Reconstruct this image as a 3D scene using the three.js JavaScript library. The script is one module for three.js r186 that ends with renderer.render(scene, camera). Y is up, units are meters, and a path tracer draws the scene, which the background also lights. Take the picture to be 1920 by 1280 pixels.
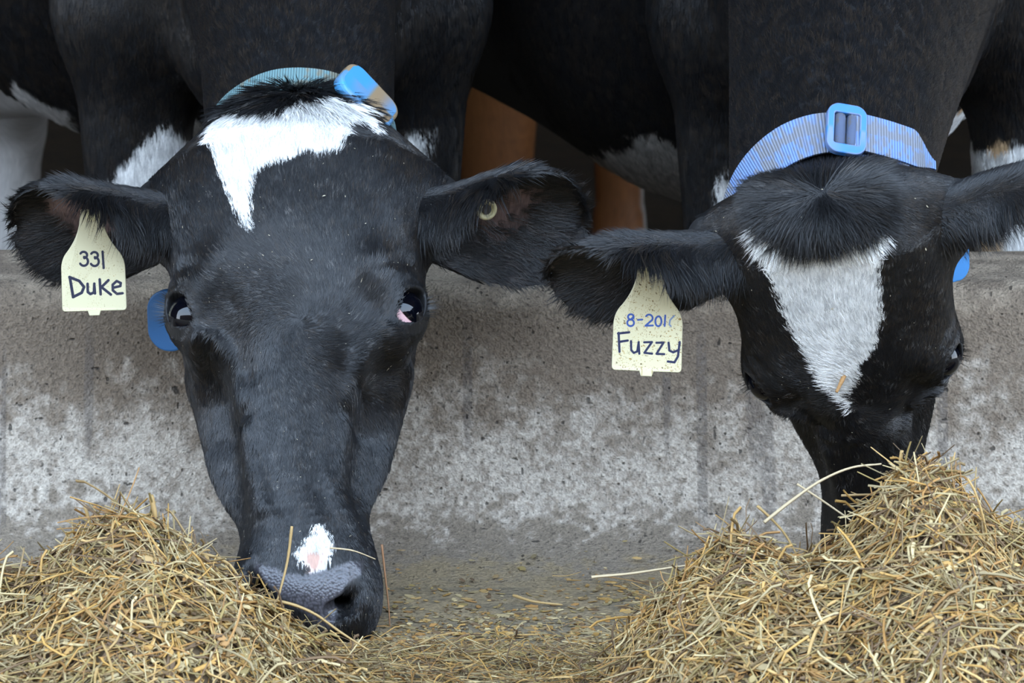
import * as THREE from 'three';
import { mergeGeometries } from 'three/addons/utils/BufferGeometryUtils.js';

// ------------------------------------------------------------------ camera, sky, exposure
const V = (x, y, z) => new THREE.Vector3(x, y, z);
const D2R = Math.PI / 180;
const scene = new THREE.Scene();
const camera = new THREE.PerspectiveCamera(2 * Math.atan(0.245 / 3) / D2R, 1.5, 0.1, 300);
const PITCH = 11 * D2R;
camera.position.set(0, 0.2 + 4.15 * Math.sin(PITCH), 4.15 * Math.cos(PITCH));
camera.lookAt(0, 0.2, 0);
camera.focus = 3.84;
camera.userData.fStop = 16;
const renderer = new THREE.WebGLRenderer({ antialias: true });
renderer.toneMapping = THREE.LinearToneMapping;
renderer.toneMappingExposure = 8.0;
renderer.shadowMap.enabled = true;

{ // bright, thinly overcast sky: whiter near the horizon, bluer overhead, the same all round
  const w = 64, h = 64, d = new Float32Array(w * h * 4);
  for (let j = 0; j < h; j++) for (let i = 0; i < w; i++) {
    const el = ((j + 0.5) / h - 0.5) * Math.PI, t = Math.max(0, Math.sin(el)), k = (j * w + i) * 4;
    const a = Math.pow(t, 0.6);
    d[k] = 0.93 - 0.35 * a; d[k + 1] = 1.0 - 0.19 * a; d[k + 2] = 1.11 + 0.02 * a; d[k + 3] = 1;
  }
  const sky = new THREE.DataTexture(d, w, h, THREE.RGBAFormat, THREE.FloatType);
  sky.mapping = THREE.EquirectangularReflectionMapping; sky.magFilter = THREE.LinearFilter; sky.needsUpdate = true;
  scene.background = sky; scene.environment = sky;
}

// ------------------------------------------------------------------ helpers
function rng(seed) { let a = seed >>> 0; return () => { a = (a + 0x6D2B79F5) | 0; let t = Math.imul(a ^ (a >>> 15), 1 | a); t = (t + Math.imul(t ^ (t >>> 7), 61 | t)) ^ t; return ((t ^ (t >>> 14)) >>> 0) / 4294967296; }; }
const clamp = (x, a, b) => x < a ? a : x > b ? b : x;
const ss = (a, b, x) => { const t = clamp((x - a) / (b - a), 0, 1); return t * t * (3 - 2 * t); };
const mix = (a, b, t) => a + (b - a) * t;
const smin = (a, b, k) => { const h = Math.max(k - Math.abs(a - b), 0) / k; return Math.min(a, b) - h * h * k * 0.25; };
const smax = (a, b, k) => -smin(-a, -b, k);
function hash(x, y, z) { let h = Math.imul(x | 0, 374761393) + Math.imul(y | 0, 668265263) + Math.imul(z | 0, 2147483647) | 0; h = Math.imul(h ^ (h >>> 13), 1274126177); return ((h ^ (h >>> 16)) >>> 0) / 4294967296; }
function vn(x, y, s = 0) { const i = Math.floor(x), j = Math.floor(y), u = x - i, v = y - j, a = u * u * (3 - 2 * u), b = v * v * (3 - 2 * v); return mix(mix(hash(i, j, s), hash(i + 1, j, s), a), mix(hash(i, j + 1, s), hash(i + 1, j + 1, s), a), b); }
function vnp(x, y, px, s = 0) { const m = q => ((q % px) + px) % px, i = Math.floor(x), j = Math.floor(y), u = x - i, v = y - j, a = u * u * (3 - 2 * u), b = v * v * (3 - 2 * v); return mix(mix(hash(m(i), j, s), hash(m(i + 1), j, s), a), mix(hash(m(i), j + 1, s), hash(m(i + 1), j + 1, s), a), b); }
function vn3(x, y, z) { const k = Math.floor(z), w = z - k; return mix(vn(x, y, k), vn(x, y, k + 1), w * w * (3 - 2 * w)); }
const fbmP = (x, y, per, s) => { let t = 0, a = 0.5, k = 1; per = Math.round(per); for (let o = 0; o < 4; o++) { t += a * vnp(x * k + 0.37 * o, y * k + 0.61 * o, per * k, s + o); k *= 2; a *= 0.5; } return t; };
const fbm = (x, y, s, o = 4) => { let t = 0, a = 0.5; for (let k = 0; k < o; k++) { t += a * vn(x, y, s + k); x *= 2.03; y *= 2.03; a *= 0.5; } return t; };
function tab(...p) { // smooth interpolation through [x, y] pairs
  const n = p.length, m = p.map((q, i) => { const a = p[Math.max(0, i - 1)], b = p[Math.min(n - 1, i + 1)]; return (b[1] - a[1]) / (b[0] - a[0]); });
  return x => { if (x <= p[0][0]) return p[0][1]; if (x >= p[n - 1][0]) return p[n - 1][1]; let i = 0; while (x > p[i + 1][0]) i++; const h = p[i + 1][0] - p[i][0], t = (x - p[i][0]) / h, t2 = t * t, t3 = t2 * t; return p[i][1] * (2 * t3 - 3 * t2 + 1) + p[i + 1][1] * (3 * t2 - 2 * t3) + h * (m[i] * (t3 - 2 * t2 + t) + m[i + 1] * (t3 - t2)); };
}
function sdPoly(P, x, y) { // signed distance to a closed outline, negative inside
  let d = 1e9, s = 1;
  for (let i = 0, j = P.length - 1; i < P.length; j = i++) {
    const ex = P[j][0] - P[i][0], ey = P[j][1] - P[i][1], wx = x - P[i][0], wy = y - P[i][1], t = clamp((wx * ex + wy * ey) / (ex * ex + ey * ey), 0, 1), bx = wx - ex * t, by = wy - ey * t;
    d = Math.min(d, bx * bx + by * by);
    const c1 = y >= P[i][1], c2 = y < P[j][1], c3 = ex * wy > ey * wx;
    if ((c1 && c2 && c3) || (!c1 && !c2 && !c3)) s = -s;
  }
  return s * Math.sqrt(d);
}
const used = {};
function numbered(n) { const k = used[n] = (used[n] || 0) + 1; return k === 1 ? n : n + '_' + String(k - 1).padStart(3, '0'); }
function shade(o) { o.castShadow = o.receiveShadow = true; return o; }
function tag(o, label, category, group) { o.userData.label = label; o.userData.category = category; if (group) o.userData.group = group; return o; }
function thing(name, label, category, p, group) { const o = new THREE.Group(); o.name = numbered(name); o.position.copy(p); scene.add(o); return tag(o, label, category, group); }
function part(name, geo, mat, parent, label) { const m = shade(new THREE.Mesh(geo, mat)); m.name = name; if (label) m.userData.label = label; parent.add(m); return m; }
function struct(name, geo, mat) { const m = shade(new THREE.Mesh(geo, mat)); m.name = name; m.userData.kind = 'structure'; scene.add(m); return m; }
function dataTex(w, h, f, srgb, repeat = true) { // f(i, j) -> [r, g, b] in 0..1
  const d = new Uint8Array(w * h * 4);
  for (let j = 0; j < h; j++) for (let i = 0; i < w; i++) { const c = f(i, j), k = (j * w + i) * 4; d[k] = clamp(c[0], 0, 1) * 255; d[k + 1] = clamp(c[1], 0, 1) * 255; d[k + 2] = clamp(c[2], 0, 1) * 255; d[k + 3] = 255; }
  const t = new THREE.DataTexture(d, w, h); if (srgb) t.colorSpace = THREE.SRGBColorSpace;
  t.magFilter = THREE.LinearFilter; t.minFilter = THREE.LinearMipmapLinearFilter; t.generateMipmaps = true;
  if (repeat) t.wrapS = t.wrapT = THREE.RepeatWrapping; t.needsUpdate = true; return t;
}
function toSRGB(c) { return c <= 0.0031308 ? c * 12.92 : 1.055 * Math.pow(c, 1 / 2.4) - 0.055; }

// surface nets: the zero level of f(x, y, z) in a box as an indexed mesh
function nets(lo, hi, cell, f) {
  const n = [0, 1, 2].map(k => Math.ceil((hi[k] - lo[k]) / cell) + 1), [nx, ny, nz] = n, S = 4, F = new Float32Array(nx * ny * nz);
  const at = (i, j, k) => (k * ny + j) * nx + i, half = S * cell * 0.5;
  for (let K = 0; K < nz; K += S) for (let J = 0; J < ny; J += S) for (let I = 0; I < nx; I += S) {
    const c = f(lo[0] + I * cell + half, lo[1] + J * cell + half, lo[2] + K * cell + half), skip = Math.abs(c) > half * 2.6;
    for (let k = K; k < Math.min(nz, K + S); k++) for (let j = J; j < Math.min(ny, J + S); j++) for (let i = I; i < Math.min(nx, I + S); i++) F[at(i, j, k)] = skip ? c : f(lo[0] + i * cell, lo[1] + j * cell, lo[2] + k * cell);
  }
  const id = new Int32Array(nx * ny * nz).fill(-1), pos = [], idx = [], cr = [0, 1, nx, nx + 1, nx * ny, nx * ny + 1, nx * ny + nx, nx * ny + nx + 1];
  const E = [[0, 1], [2, 3], [4, 5], [6, 7], [0, 2], [1, 3], [4, 6], [5, 7], [0, 4], [1, 5], [2, 6], [3, 7]];
  for (let k = 0; k < nz - 1; k++) for (let j = 0; j < ny - 1; j++) for (let i = 0; i < nx - 1; i++) {
    const b = at(i, j, k); let m = 0;
    for (let q = 0; q < 8; q++) if (F[b + cr[q]] < 0) m |= 1 << q;
    if (m === 0 || m === 255) continue;
    let x = 0, y = 0, z = 0, c = 0;
    for (const [p, q] of E) if (((m >> p) & 1) !== ((m >> q) & 1)) { const a = F[b + cr[p]], t = a / (a - F[b + cr[q]]); x += (p & 1) + t * ((q & 1) - (p & 1)); y += ((p >> 1) & 1) + t * (((q >> 1) & 1) - ((p >> 1) & 1)); z += (p >> 2) + t * ((q >> 2) - (p >> 2)); c++; }
    id[b] = pos.length / 3; pos.push(lo[0] + (i + x / c) * cell, lo[1] + (j + y / c) * cell, lo[2] + (k + z / c) * cell);
  }
  const step = [1, nx, nx * ny];
  for (let k = 1; k < nz - 1; k++) for (let j = 1; j < ny - 1; j++) for (let i = 1; i < nx - 1; i++) {
    const b = at(i, j, k), s = F[b] < 0;
    for (let ax = 0; ax < 3; ax++) {
      if ((F[b + step[ax]] < 0) === s) continue;
      const u = step[(ax + 1) % 3], v = step[(ax + 2) % 3], q = [id[b], id[b - u], id[b - u - v], id[b - v]];
      if (q.some(x => x < 0)) continue;
      if (s) idx.push(q[0], q[1], q[2], q[0], q[2], q[3]); else idx.push(q[0], q[2], q[1], q[0], q[3], q[2]);
    }
  }
  const e = cell * 0.5, P = new Float32Array(pos), N = new Float32Array(pos.length);
  for (let v = 0; v < P.length; v += 3) for (let it = 0; it < 2; it++) {
    const x = P[v], y = P[v + 1], z = P[v + 2], c = f(x, y, z), gx = f(x + e, y, z) - f(x - e, y, z), gy = f(x, y + e, z) - f(x, y - e, z), gz = f(x, y, z + e) - f(x, y, z - e), l2 = (gx * gx + gy * gy + gz * gz) / (4 * e * e) + 1e-9, l = Math.sqrt(l2) * 2 * e;
    if (it === 0) { const st = clamp(c / l2, -cell, cell); P[v] -= gx / (2 * e) * st; P[v + 1] -= gy / (2 * e) * st; P[v + 2] -= gz / (2 * e) * st; } else { N[v] = gx / l; N[v + 1] = gy / l; N[v + 2] = gz / l; }
  }
  const g = new THREE.BufferGeometry();
  g.setAttribute('position', new THREE.BufferAttribute(P, 3)); g.setAttribute('normal', new THREE.BufferAttribute(N, 3)); g.setIndex(idx);
  return g;
}
// a round cone between two joints; sx squeezes it sideways
function cone(a, b, ra, rb, k = 0.05, sx = 1) {
  const bx = (b[0] - a[0]) / sx, by = b[1] - a[1], bz = b[2] - a[2], l2 = bx * bx + by * by + bz * bz || 1e-9;
  const f = (x, y, z) => { const px = (x - a[0]) / sx, py = y - a[1], pz = z - a[2], t = clamp((px * bx + py * by + pz * bz) / l2, 0, 1), qx = px - bx * t, qy = py - by * t, qz = pz - bz * t; return (Math.sqrt(qx * qx + qy * qy + qz * qz) - mix(ra, rb, t)) * Math.min(1, sx); };
  f.k = k; return f;
}
const blend = list => (x, y, z) => { let d = 1e3; for (const f of list) d = smin(d, f(x, y, z), f.k); return d; };

// ------------------------------------------------------------------ the place: feed lane, kerb, barn
const FLOOR = -0.25; // where the cows stand, behind and below the feed lane
function concreteMaps(seed, W, H, mm, paint) { // colour and relief of rough concrete; mm = size of a texel
  const P = W, hgt = new Float32Array(W * H), col = new Float32Array(W * H * 3);
  for (let j = 0; j < H; j++) for (let i = 0; i < W; i++) {
    const x = i * mm, y = j * mm, per = W * mm; // millimetres
    const fine = vnp(x / 1.2, y / 1.2, Math.round(per / 1.2), seed), mid = vnp(x / 3.1, y / 3.1, Math.round(per / 3.1), seed + 1), pit = vnp(x / 5, y / 5, Math.round(per / 5), seed + 2), broad = vnp(x / 24, y / 24, Math.round(per / 24), seed + 3) * 0.6 + vnp(x / 75, y / 60, Math.round(per / 75), seed + 4) * 0.4;
    const grit = vnp(x / 2.2, y / 2.2, Math.round(per / 2.2), seed + 5), k = j * W + i;
    const hole = ss(0.86, 0.96, pit) * ss(0.45, 0.7, mid);
    const c = paint(x, y, { fine, mid, pit, broad, grit, hole, per });
    const g = 0.62 + 0.38 * fine + 0.22 * (mid - 0.5) + 0.25 * ss(0.82, 0.95, grit) - 0.35 * ss(0.22, 0.08, grit);
    for (let q = 0; q < 3; q++) col[k * 3 + q] = c[q] * g * (1 - 0.75 * hole);
    hgt[k] = 0.45 + 0.25 * fine + 0.25 * mid + 0.2 * (broad - 0.5) - 0.55 * hole;
  }
  return { map: dataTex(W, H, (i, j) => { const k = (j * W + i) * 3; return [toSRGB(col[k]), toSRGB(col[k + 1]), toSRGB(col[k + 2])]; }, true), bump: dataTex(W, H, (i, j) => { const h = hgt[j * W + i]; return [h, h, h]; }) };
}
{
  // kerb: swept profile (z, y); along it the texture's v runs in metres from the back of the top to the foot
  const prof = [];
  prof.push([-0.2, FLOOR - 0.05], [-0.2, 0.22]);
  for (let a = 0; a <= 6; a++) { const t = Math.PI - a / 6 * Math.PI / 2; prof.push([-0.17 + 0.03 * Math.cos(t), 0.232 + 0.03 * Math.sin(t)]); }
  for (let a = 1; a < 8; a++) prof.push([-0.17 + a * 0.0165, 0.262 - a * 0.0008]);
  for (let a = 0; a <= 10; a++) { const t = Math.PI / 2 - a / 10 * 1.22; prof.push([-0.035 + 0.04 * Math.cos(t), 0.216 + 0.04 * Math.sin(t)]); }
  for (let a = 1; a < 14; a++) { const t = a / 14; prof.push([0.003 + t * 0.062, 0.216 - t * 0.166]); }
  for (let a = 0; a <= 14; a++) { const t = a / 14; prof.push([0.065 + 0.175 * Math.pow(t, 1.35), 0.05 * Math.pow(1 - t, 2.1)]); }
  prof.push([0.25, -0.002], [0.25, FLOOR - 0.05]);
  const len = [0]; for (let i = 1; i < prof.length; i++) len.push(len[i - 1] + Math.hypot(prof[i][0] - prof[i - 1][0], prof[i][1] - prof[i - 1][1]));
  const v0 = len[8], xs = []; for (let x = -6; x <= 6.001; x += Math.abs(x) < 1.2 ? 0.02 : 0.2) xs.push(x);
  const P = [], U = [], I = [], m = prof.length;
  xs.forEach((x, i) => prof.forEach(([z, y], j) => {
    const w = j > 2 && j < m - 2 ? 1 : 0, b = (fbm(x * 6, len[j] * 6, 77) - 0.5) * 0.012 * w;
    P.push(x, y + b * 0.7, z + b); U.push(x / 1.2, (len[j] - v0) / 0.6);
    if (i && j) { const a = (i - 1) * m + j - 1, c = i * m + j - 1; I.push(a, a + 1, c, c, a + 1, c + 1); }
  }));
  const g = new THREE.BufferGeometry(); g.setAttribute('position', new THREE.Float32BufferAttribute(P, 3)); g.setAttribute('uv', new THREE.Float32BufferAttribute(U, 2)); g.setIndex(I); g.computeVertexNormals();
  const T = concreteMaps(11, 2048, 1024, 0.586, (x, y, n) => {
    // y in mm from the back of the top: tan top, darker brown upper face, lime-white below with dark runs, grey foot
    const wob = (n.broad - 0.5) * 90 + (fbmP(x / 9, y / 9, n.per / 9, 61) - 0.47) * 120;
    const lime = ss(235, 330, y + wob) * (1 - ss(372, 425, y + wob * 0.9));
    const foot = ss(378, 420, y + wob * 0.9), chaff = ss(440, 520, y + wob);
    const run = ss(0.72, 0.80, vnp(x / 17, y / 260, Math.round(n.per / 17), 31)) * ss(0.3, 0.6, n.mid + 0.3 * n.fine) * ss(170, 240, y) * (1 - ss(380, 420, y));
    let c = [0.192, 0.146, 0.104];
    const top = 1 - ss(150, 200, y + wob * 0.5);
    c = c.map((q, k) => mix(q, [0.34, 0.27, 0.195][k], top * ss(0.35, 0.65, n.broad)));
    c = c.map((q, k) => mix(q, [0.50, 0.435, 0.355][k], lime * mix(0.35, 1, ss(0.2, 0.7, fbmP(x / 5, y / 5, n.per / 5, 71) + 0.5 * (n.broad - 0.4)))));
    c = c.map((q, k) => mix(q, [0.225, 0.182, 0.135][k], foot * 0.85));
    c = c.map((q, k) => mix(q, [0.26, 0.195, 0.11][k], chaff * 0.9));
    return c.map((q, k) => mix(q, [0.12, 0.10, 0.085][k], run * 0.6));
  });
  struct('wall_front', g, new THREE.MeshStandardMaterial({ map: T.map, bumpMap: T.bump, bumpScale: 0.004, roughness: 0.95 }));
}
{
  const T = concreteMaps(43, 1024, 1024, 0.8, (x, y, n) => { const d = ss(0.35, 0.7, n.broad); return [mix(0.20, 0.29, d) * (0.7 + 0.5 * n.pit), mix(0.155, 0.215, d) * (0.7 + 0.5 * n.pit), mix(0.095, 0.12, d) * (0.7 + 0.5 * n.pit)]; });
  const flat = (x0, x1, z0, z1, y, t) => { const g = new THREE.BoxGeometry(x1 - x0, t, z1 - z0); g.translate((x0 + x1) / 2, y - t / 2, (z0 + z1) / 2); const p = g.attributes.position, u = g.attributes.uv, n = g.attributes.normal; for (let i = 0; i < p.count; i++) { if (Math.abs(n.getY(i)) > 0.5) u.setXY(i, p.getX(i) / 0.82, p.getZ(i) / 0.82); else if (Math.abs(n.getX(i)) > 0.5) u.setXY(i, p.getZ(i) / 0.82, p.getY(i) / 0.82); else u.setXY(i, p.getX(i) / 0.82, p.getY(i) / 0.82); } return g; };
  const conc = new THREE.MeshStandardMaterial({ map: T.map, bumpMap: T.bump, bumpScale: 0.003, roughness: 0.95 });
  struct('ground', flat(-30, 30, 0.215, 45, 0.0035, 0.3), conc);
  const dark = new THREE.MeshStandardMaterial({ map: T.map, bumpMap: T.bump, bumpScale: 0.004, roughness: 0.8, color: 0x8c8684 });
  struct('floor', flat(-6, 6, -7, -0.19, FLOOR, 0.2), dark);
  const plank = new THREE.MeshStandardMaterial({ map: T.map, color: 0xa08d78, roughness: 0.9 });
  struct('wall_back', flat(-6.2, 6.2, -7.2, -7, 3.6, 4.1), plank);
  struct('wall_left', flat(-6.2, -6, -7, 1.9, 3.6, 4.1), plank);
  struct('wall_right', flat(6, 6.2, -7, -0.4, 3.6, 4.1), plank);
  struct('ceiling', flat(-6.2, 6.2, -7.2, 1.9, 3.75, 0.15), plank);
  struct('added_wall_opposite', flat(-14, 14, 10, 10.3, 4.4, 4.6), plank); // unseen wall added to narrow the strip of sky that the eyes mirror
}

// ------------------------------------------------------------------ coats
const furMaps = (() => { // short lying hair: streaks along v
  const f = (i, j) => { const a = vnp(i / 2, j / 26, 256, 5), b = vnp(i / 3, j / 14, 171, 6), c = vnp(i / 40, j / 40, 13, 7); return 0.5 * a + 0.35 * b + 0.15 * c; };
  return { map: dataTex(512, 512, (i, j) => { const h = 0.72 + 0.5 * (f(i, j) - 0.3); return [h, h, h]; }, false), bump: dataTex(512, 512, (i, j) => { const h = f(i, j); return [h, h, h]; }) };
})();
const coat = new THREE.MeshPhysicalMaterial({ vertexColors: true, map: furMaps.map, bumpMap: furMaps.bump, bumpScale: 0.0006, roughness: 0.6, specularIntensity: 0.75 });
const furMat = new THREE.MeshStandardMaterial({ roughness: 0.40 });
const BLACK = [0.0085, 0.0085, 0.0095], BROWNBLACK = [0.022, 0.0165, 0.0125], WHITE = [0.87, 0.86, 0.83];

// tufts: about a dozen bent hairs on a patch a few millimetres wide; x is the way they lie, y is up from the skin
const tuftShapes = [0, 1, 2, 3].map(q => {
  const r = rng(900 + q), P = [], N = [], I = [];
  for (let h = 0; h < 11; h++) {
    const a = r() * 6.283, d = Math.sqrt(r()) * 0.55, bx = d * Math.cos(a), bz = d * Math.sin(a), L = 0.7 + 0.6 * r(), sp = (r() - 0.5) * 0.5, w = 0.030 + 0.02 * r(), rise = 0.34 + 0.3 * r(), b = P.length / 3;
    for (let k = 0; k < 3; k++) {
      const t = k / 2, x = bx + L * (0.85 * t + 0.1 * t * t), y = -0.05 + rise * L * (1.1 * t - 0.75 * t * t), z = bz + sp * L * t, ww = w * (1 - 0.92 * t * t);
      for (let s = 0; s < 3; s++) { const e = s * 2.0944 + 0.5; P.push(x, y + ww * Math.cos(e), z + ww * Math.sin(e)); const nx = 0, ny = 1.0 + 0.85 * Math.cos(e), nz = 0.85 * Math.sin(e) + sp * 0.5, nl = Math.hypot(nx, ny, nz); N.push(nx, ny / nl, nz / nl); }
      if (k) for (let s = 0; s < 3; s++) { const c = b + (k - 1) * 3 + s, e = b + (k - 1) * 3 + (s + 1) % 3; I.push(c, e, c + 3, e, e + 3, c + 3); }
    }
  }
  const g = new THREE.BufferGeometry(); g.setAttribute('position', new THREE.Float32BufferAttribute(P, 3)); g.setAttribute('normal', new THREE.Float32BufferAttribute(N, 3)); g.setIndex(I); return g;
});
function growFur(geo, count, seed, rule, parent, base, keep, name = 'hair') { // rule(i0, i1, i2, bary, p, n) -> { dir, len, lift, color } or null
  const p = geo.attributes.position, n = geo.attributes.normal, ix = geo.index.array, cum = new Float64Array(ix.length / 3), a = V(), b = V(), c = V(), r = rng(seed);
  let tot = 0; for (let t = 0; t < cum.length; t++) { a.fromBufferAttribute(p, ix[t * 3]); b.fromBufferAttribute(p, ix[t * 3 + 1]).sub(a); c.fromBufferAttribute(p, ix[t * 3 + 2]).sub(a); if (!keep || keep(a)) tot += b.cross(c).length(); cum[t] = tot; }
  const sets = tuftShapes.map(() => ({ m: [], c: [] })), cam = camera.position, X = V(), Y = V(), Z = V(), M = new THREE.Matrix4(), pos = V(), nor = V();
  for (let q = 0; q < count; q++) {
    const w = r() * tot; let lo = 0, hi = cum.length - 1; while (lo < hi) { const m = (lo + hi) >> 1; if (cum[m] < w) lo = m + 1; else hi = m; }
    let u = r(), v = r(); if (u + v > 1) { u = 1 - u; v = 1 - v; }
    const i = ix[lo * 3], j = ix[lo * 3 + 1], k = ix[lo * 3 + 2], bar = [1 - u - v, u, v];
    pos.set(0, 0, 0); nor.set(0, 0, 0);
    [i, j, k].forEach((e, s) => { pos.addScaledVector(a.fromBufferAttribute(p, e), bar[s]); nor.addScaledVector(a.fromBufferAttribute(n, e), bar[s]); });
    nor.normalize(); a.copy(cam).sub(pos).normalize(); if (a.dot(nor) < -0.35) continue;
    const h = rule([i, j, k], bar, pos, nor, r); if (!h) continue;
    Y.copy(nor); X.copy(h.dir).addScaledVector(Y, -h.dir.dot(Y)); if (X.lengthSq() < 1e-6) continue; X.normalize();
    const yaw = (r() - 0.5) * (h.messy ?? 0.5); Z.crossVectors(X, Y); X.multiplyScalar(Math.cos(yaw)).addScaledVector(Z, Math.sin(yaw)); Z.crossVectors(X, Y);
    if (h.lift) { X.addScaledVector(nor, h.lift).normalize(); Y.crossVectors(Z, X); }
    const L = h.len * (0.8 + 0.4 * r()), W = h.wide ?? 0.0075;
    M.makeBasis(X.multiplyScalar(L), Y.multiplyScalar(mix(W, L, 0.35)), Z.multiplyScalar(W)).setPosition(pos.sub(base));
    const s = sets[q % sets.length]; s.m.push(...M.elements); const g = 0.6 + 0.8 * r(); s.c.push(h.color[0] * g, h.color[1] * g, h.color[2] * g);
  }
  sets.forEach((s, q) => {
    const im = new THREE.InstancedMesh(tuftShapes[q], furMat, s.m.length / 16); im.instanceMatrix.array.set(s.m);
    im.instanceColor = new THREE.InstancedBufferAttribute(new Float32Array(s.c), 3); im.name = name; im.userData.kind = 'stuff'; shade(im); parent.add(im);
  });
}

// ------------------------------------------------------------------ straw
const HAY = [[0.36, 0.205, 0.055], [0.40, 0.255, 0.095], [0.28, 0.145, 0.042], [0.22, 0.145, 0.062], [0.44, 0.34, 0.175], [0.29, 0.22, 0.11], [0.13, 0.078, 0.038], [0.25, 0.18, 0.065]];
function stalkGeo(seed, L, w, bend, kinks, sides = 5, seg = 9) { // a dry, slightly flattened stalk along x
  const r = rng(seed), pts = []; let a = 0, b = 0, p = V(-L / 2, 0, 0); const da = (r() - 0.5) * bend, db = (r() - 0.5) * bend * 0.18;
  for (let i = 0; i <= seg; i++) { pts.push(p.clone()); a += da / seg + (kinks && r() < kinks ? (r() - 0.5) * 1.3 : 0); b += db / seg; p = p.clone().add(V(Math.cos(a) * Math.cos(b), Math.sin(b), Math.sin(a)).multiplyScalar(L / seg)); }
  const mid = pts.reduce((m, q) => m.addScaledVector(q, 1 / pts.length), V()); pts.forEach(q => q.sub(mid)); // balanced about its middle, like a stalk lying on others
  const P = [], I = [];
  pts.forEach((q, i) => { const d = (pts[i + 1] || q).clone().sub(pts[i - 1] || q).normalize(), n = V(0, 1, 0).cross(d).normalize(), m = V().crossVectors(d, n), t = i / seg, ww = w * (0.9 + 0.25 * (r() - 0.5)) * (1 - 0.45 * t);
    for (let k = 0; k < sides; k++) { const e = k / sides * 6.2832, v = q.clone().addScaledVector(n, Math.cos(e) * ww).addScaledVector(m, Math.sin(e) * ww * 0.6); P.push(v.x, v.y, v.z); }
    if (i) for (let k = 0; k < sides; k++) { const x = (i - 1) * sides + k, y = (i - 1) * sides + (k + 1) % sides; I.push(x, x + sides, y, y, x + sides, y + sides); } });
  const e = (pts.length - 1) * sides; for (let k = 1; k < sides - 1; k++) { I.push(0, k + 1, k); I.push(e, e + k, e + k + 1); }
  const g = new THREE.BufferGeometry(); g.setAttribute('position', new THREE.Float32BufferAttribute(P, 3)); g.setIndex(I); g.computeVertexNormals(); return g;
}
const strawMat = new THREE.MeshStandardMaterial({ roughness: 0.62 });
const stalkShapes = [[0.075, 0.0014, 3.6, 0.12], [0.10, 0.0017, 2.6, 0.12], [0.055, 0.0012, 4.6, 0.16], [0.040, 0.0019, 1.4, 0.05], [0.075, 0.0009, 6.0, 0.2], [0.11, 0.0012, 4.2, 0.1], [0.028, 0.0022, 0.8, 0], [0.05, 0.0007, 7.0, 0.3]].map((a, i) => stalkGeo(50 + i, ...a));
const flakeShapes = [0, 1, 2].map(q => { const r = rng(70 + q), g = new THREE.CylinderGeometry(0.5, 0.5, 0.12, 6, 1); const p = g.attributes.position; for (let i = 0; i < p.count; i++) { const k = 0.7 + 0.6 * r(); p.setX(i, p.getX(i) * k); p.setZ(i, p.getZ(i) * k * 0.5); } g.computeVertexNormals(); return g; });
function scatter(shapes, mat, items, parent, name) { // items: { p, x (direction), up, s, c }
  const sets = shapes.map(() => []); items.forEach(i => sets[i.k % shapes.length].push(i));
  sets.forEach((s, q) => { if (!s.length) return; const im = new THREE.InstancedMesh(shapes[q], mat, s.length), M = new THREE.Matrix4(), c = new THREE.Color();
    s.forEach((i, n) => { const X = i.x.clone().normalize(), Z = V().crossVectors(X, i.up).normalize(), Y = V().crossVectors(Z, X); M.makeBasis(X.multiplyScalar(i.s[0]), Y.multiplyScalar(i.s[1]), Z.multiplyScalar(i.s[2])).setPosition(i.p); im.setMatrixAt(n, M); im.setColorAt(n, c.setRGB(...i.c)); });
    im.name = name; im.userData.kind = 'stuff'; shade(im); parent.add(im); });
}

// ------------------------------------------------------------------ heads
// canonical head frame in metres: x to the viewer's right, y from muzzle (0) to poll (0.53), z out of the face
const hw = { // half widths and depths along y
  aw: tab([-0.02, 0.02], [0, 0.034], [0.02, 0.054], [0.045, 0.061], [0.075, 0.058], [0.11, 0.050], [0.15, 0.046], [0.2, 0.049], [0.25, 0.059], [0.285, 0.078], [0.32, 0.099], [0.36, 0.112], [0.41, 0.115], [0.46, 0.107], [0.495, 0.090], [0.52, 0.068], [0.545, 0.04]),
  af: tab([-0.02, -0.075], [0, -0.052], [0.02, -0.028], [0.045, -0.014], [0.075, -0.007], [0.11, -0.006], [0.15, -0.006], [0.2, -0.003], [0.26, 0.002], [0.32, 0.007], [0.38, 0.008], [0.44, 0.003], [0.49, -0.006], [0.53, -0.026], [0.545, -0.04]),
  ab: tab([-0.02, -0.08], [0.05, -0.095], [0.1, -0.10], [0.2, -0.11], [0.35, -0.14], [0.45, -0.15], [0.545, -0.13]),
  bw: tab([-0.02, 0.03], [0, 0.046], [0.025, 0.064], [0.05, 0.0705], [0.075, 0.0685], [0.105, 0.064], [0.13, 0.067], [0.155, 0.078], [0.181, 0.087], [0.207, 0.095], [0.233, 0.102], [0.26, 0.108], [0.29, 0.113], [0.33, 0.1185], [0.38, 0.1215], [0.43, 0.118], [0.47, 0.108], [0.5, 0.088], [0.545, 0.05]),
  bf: tab([-0.02, -0.07], [0.03, -0.022], [0.07, -0.018], [0.11, -0.030], [0.16, -0.048], [0.22, -0.056], [0.28, -0.046], [0.33, -0.034], [0.38, -0.02], [0.45, -0.02], [0.545, -0.05]),
  bb: tab([-0.02, -0.09], [0.05, -0.105], [0.12, -0.122], [0.2, -0.158], [0.28, -0.198], [0.36, -0.215], [0.43, -0.20], [0.5, -0.17], [0.545, -0.14]),
};
const eyeN = V(0.56, 0.06, 0.83).normalize(), eyeT = V(0.60, 0.78, -0.4); eyeT.addScaledVector(eyeN, -eyeT.dot(eyeN)).normalize();
const eyeB = V().crossVectors(eyeN, eyeT), eyeC = V(0.0950, 0.325, -0.0475), EYE_R = 0.0225;
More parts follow.
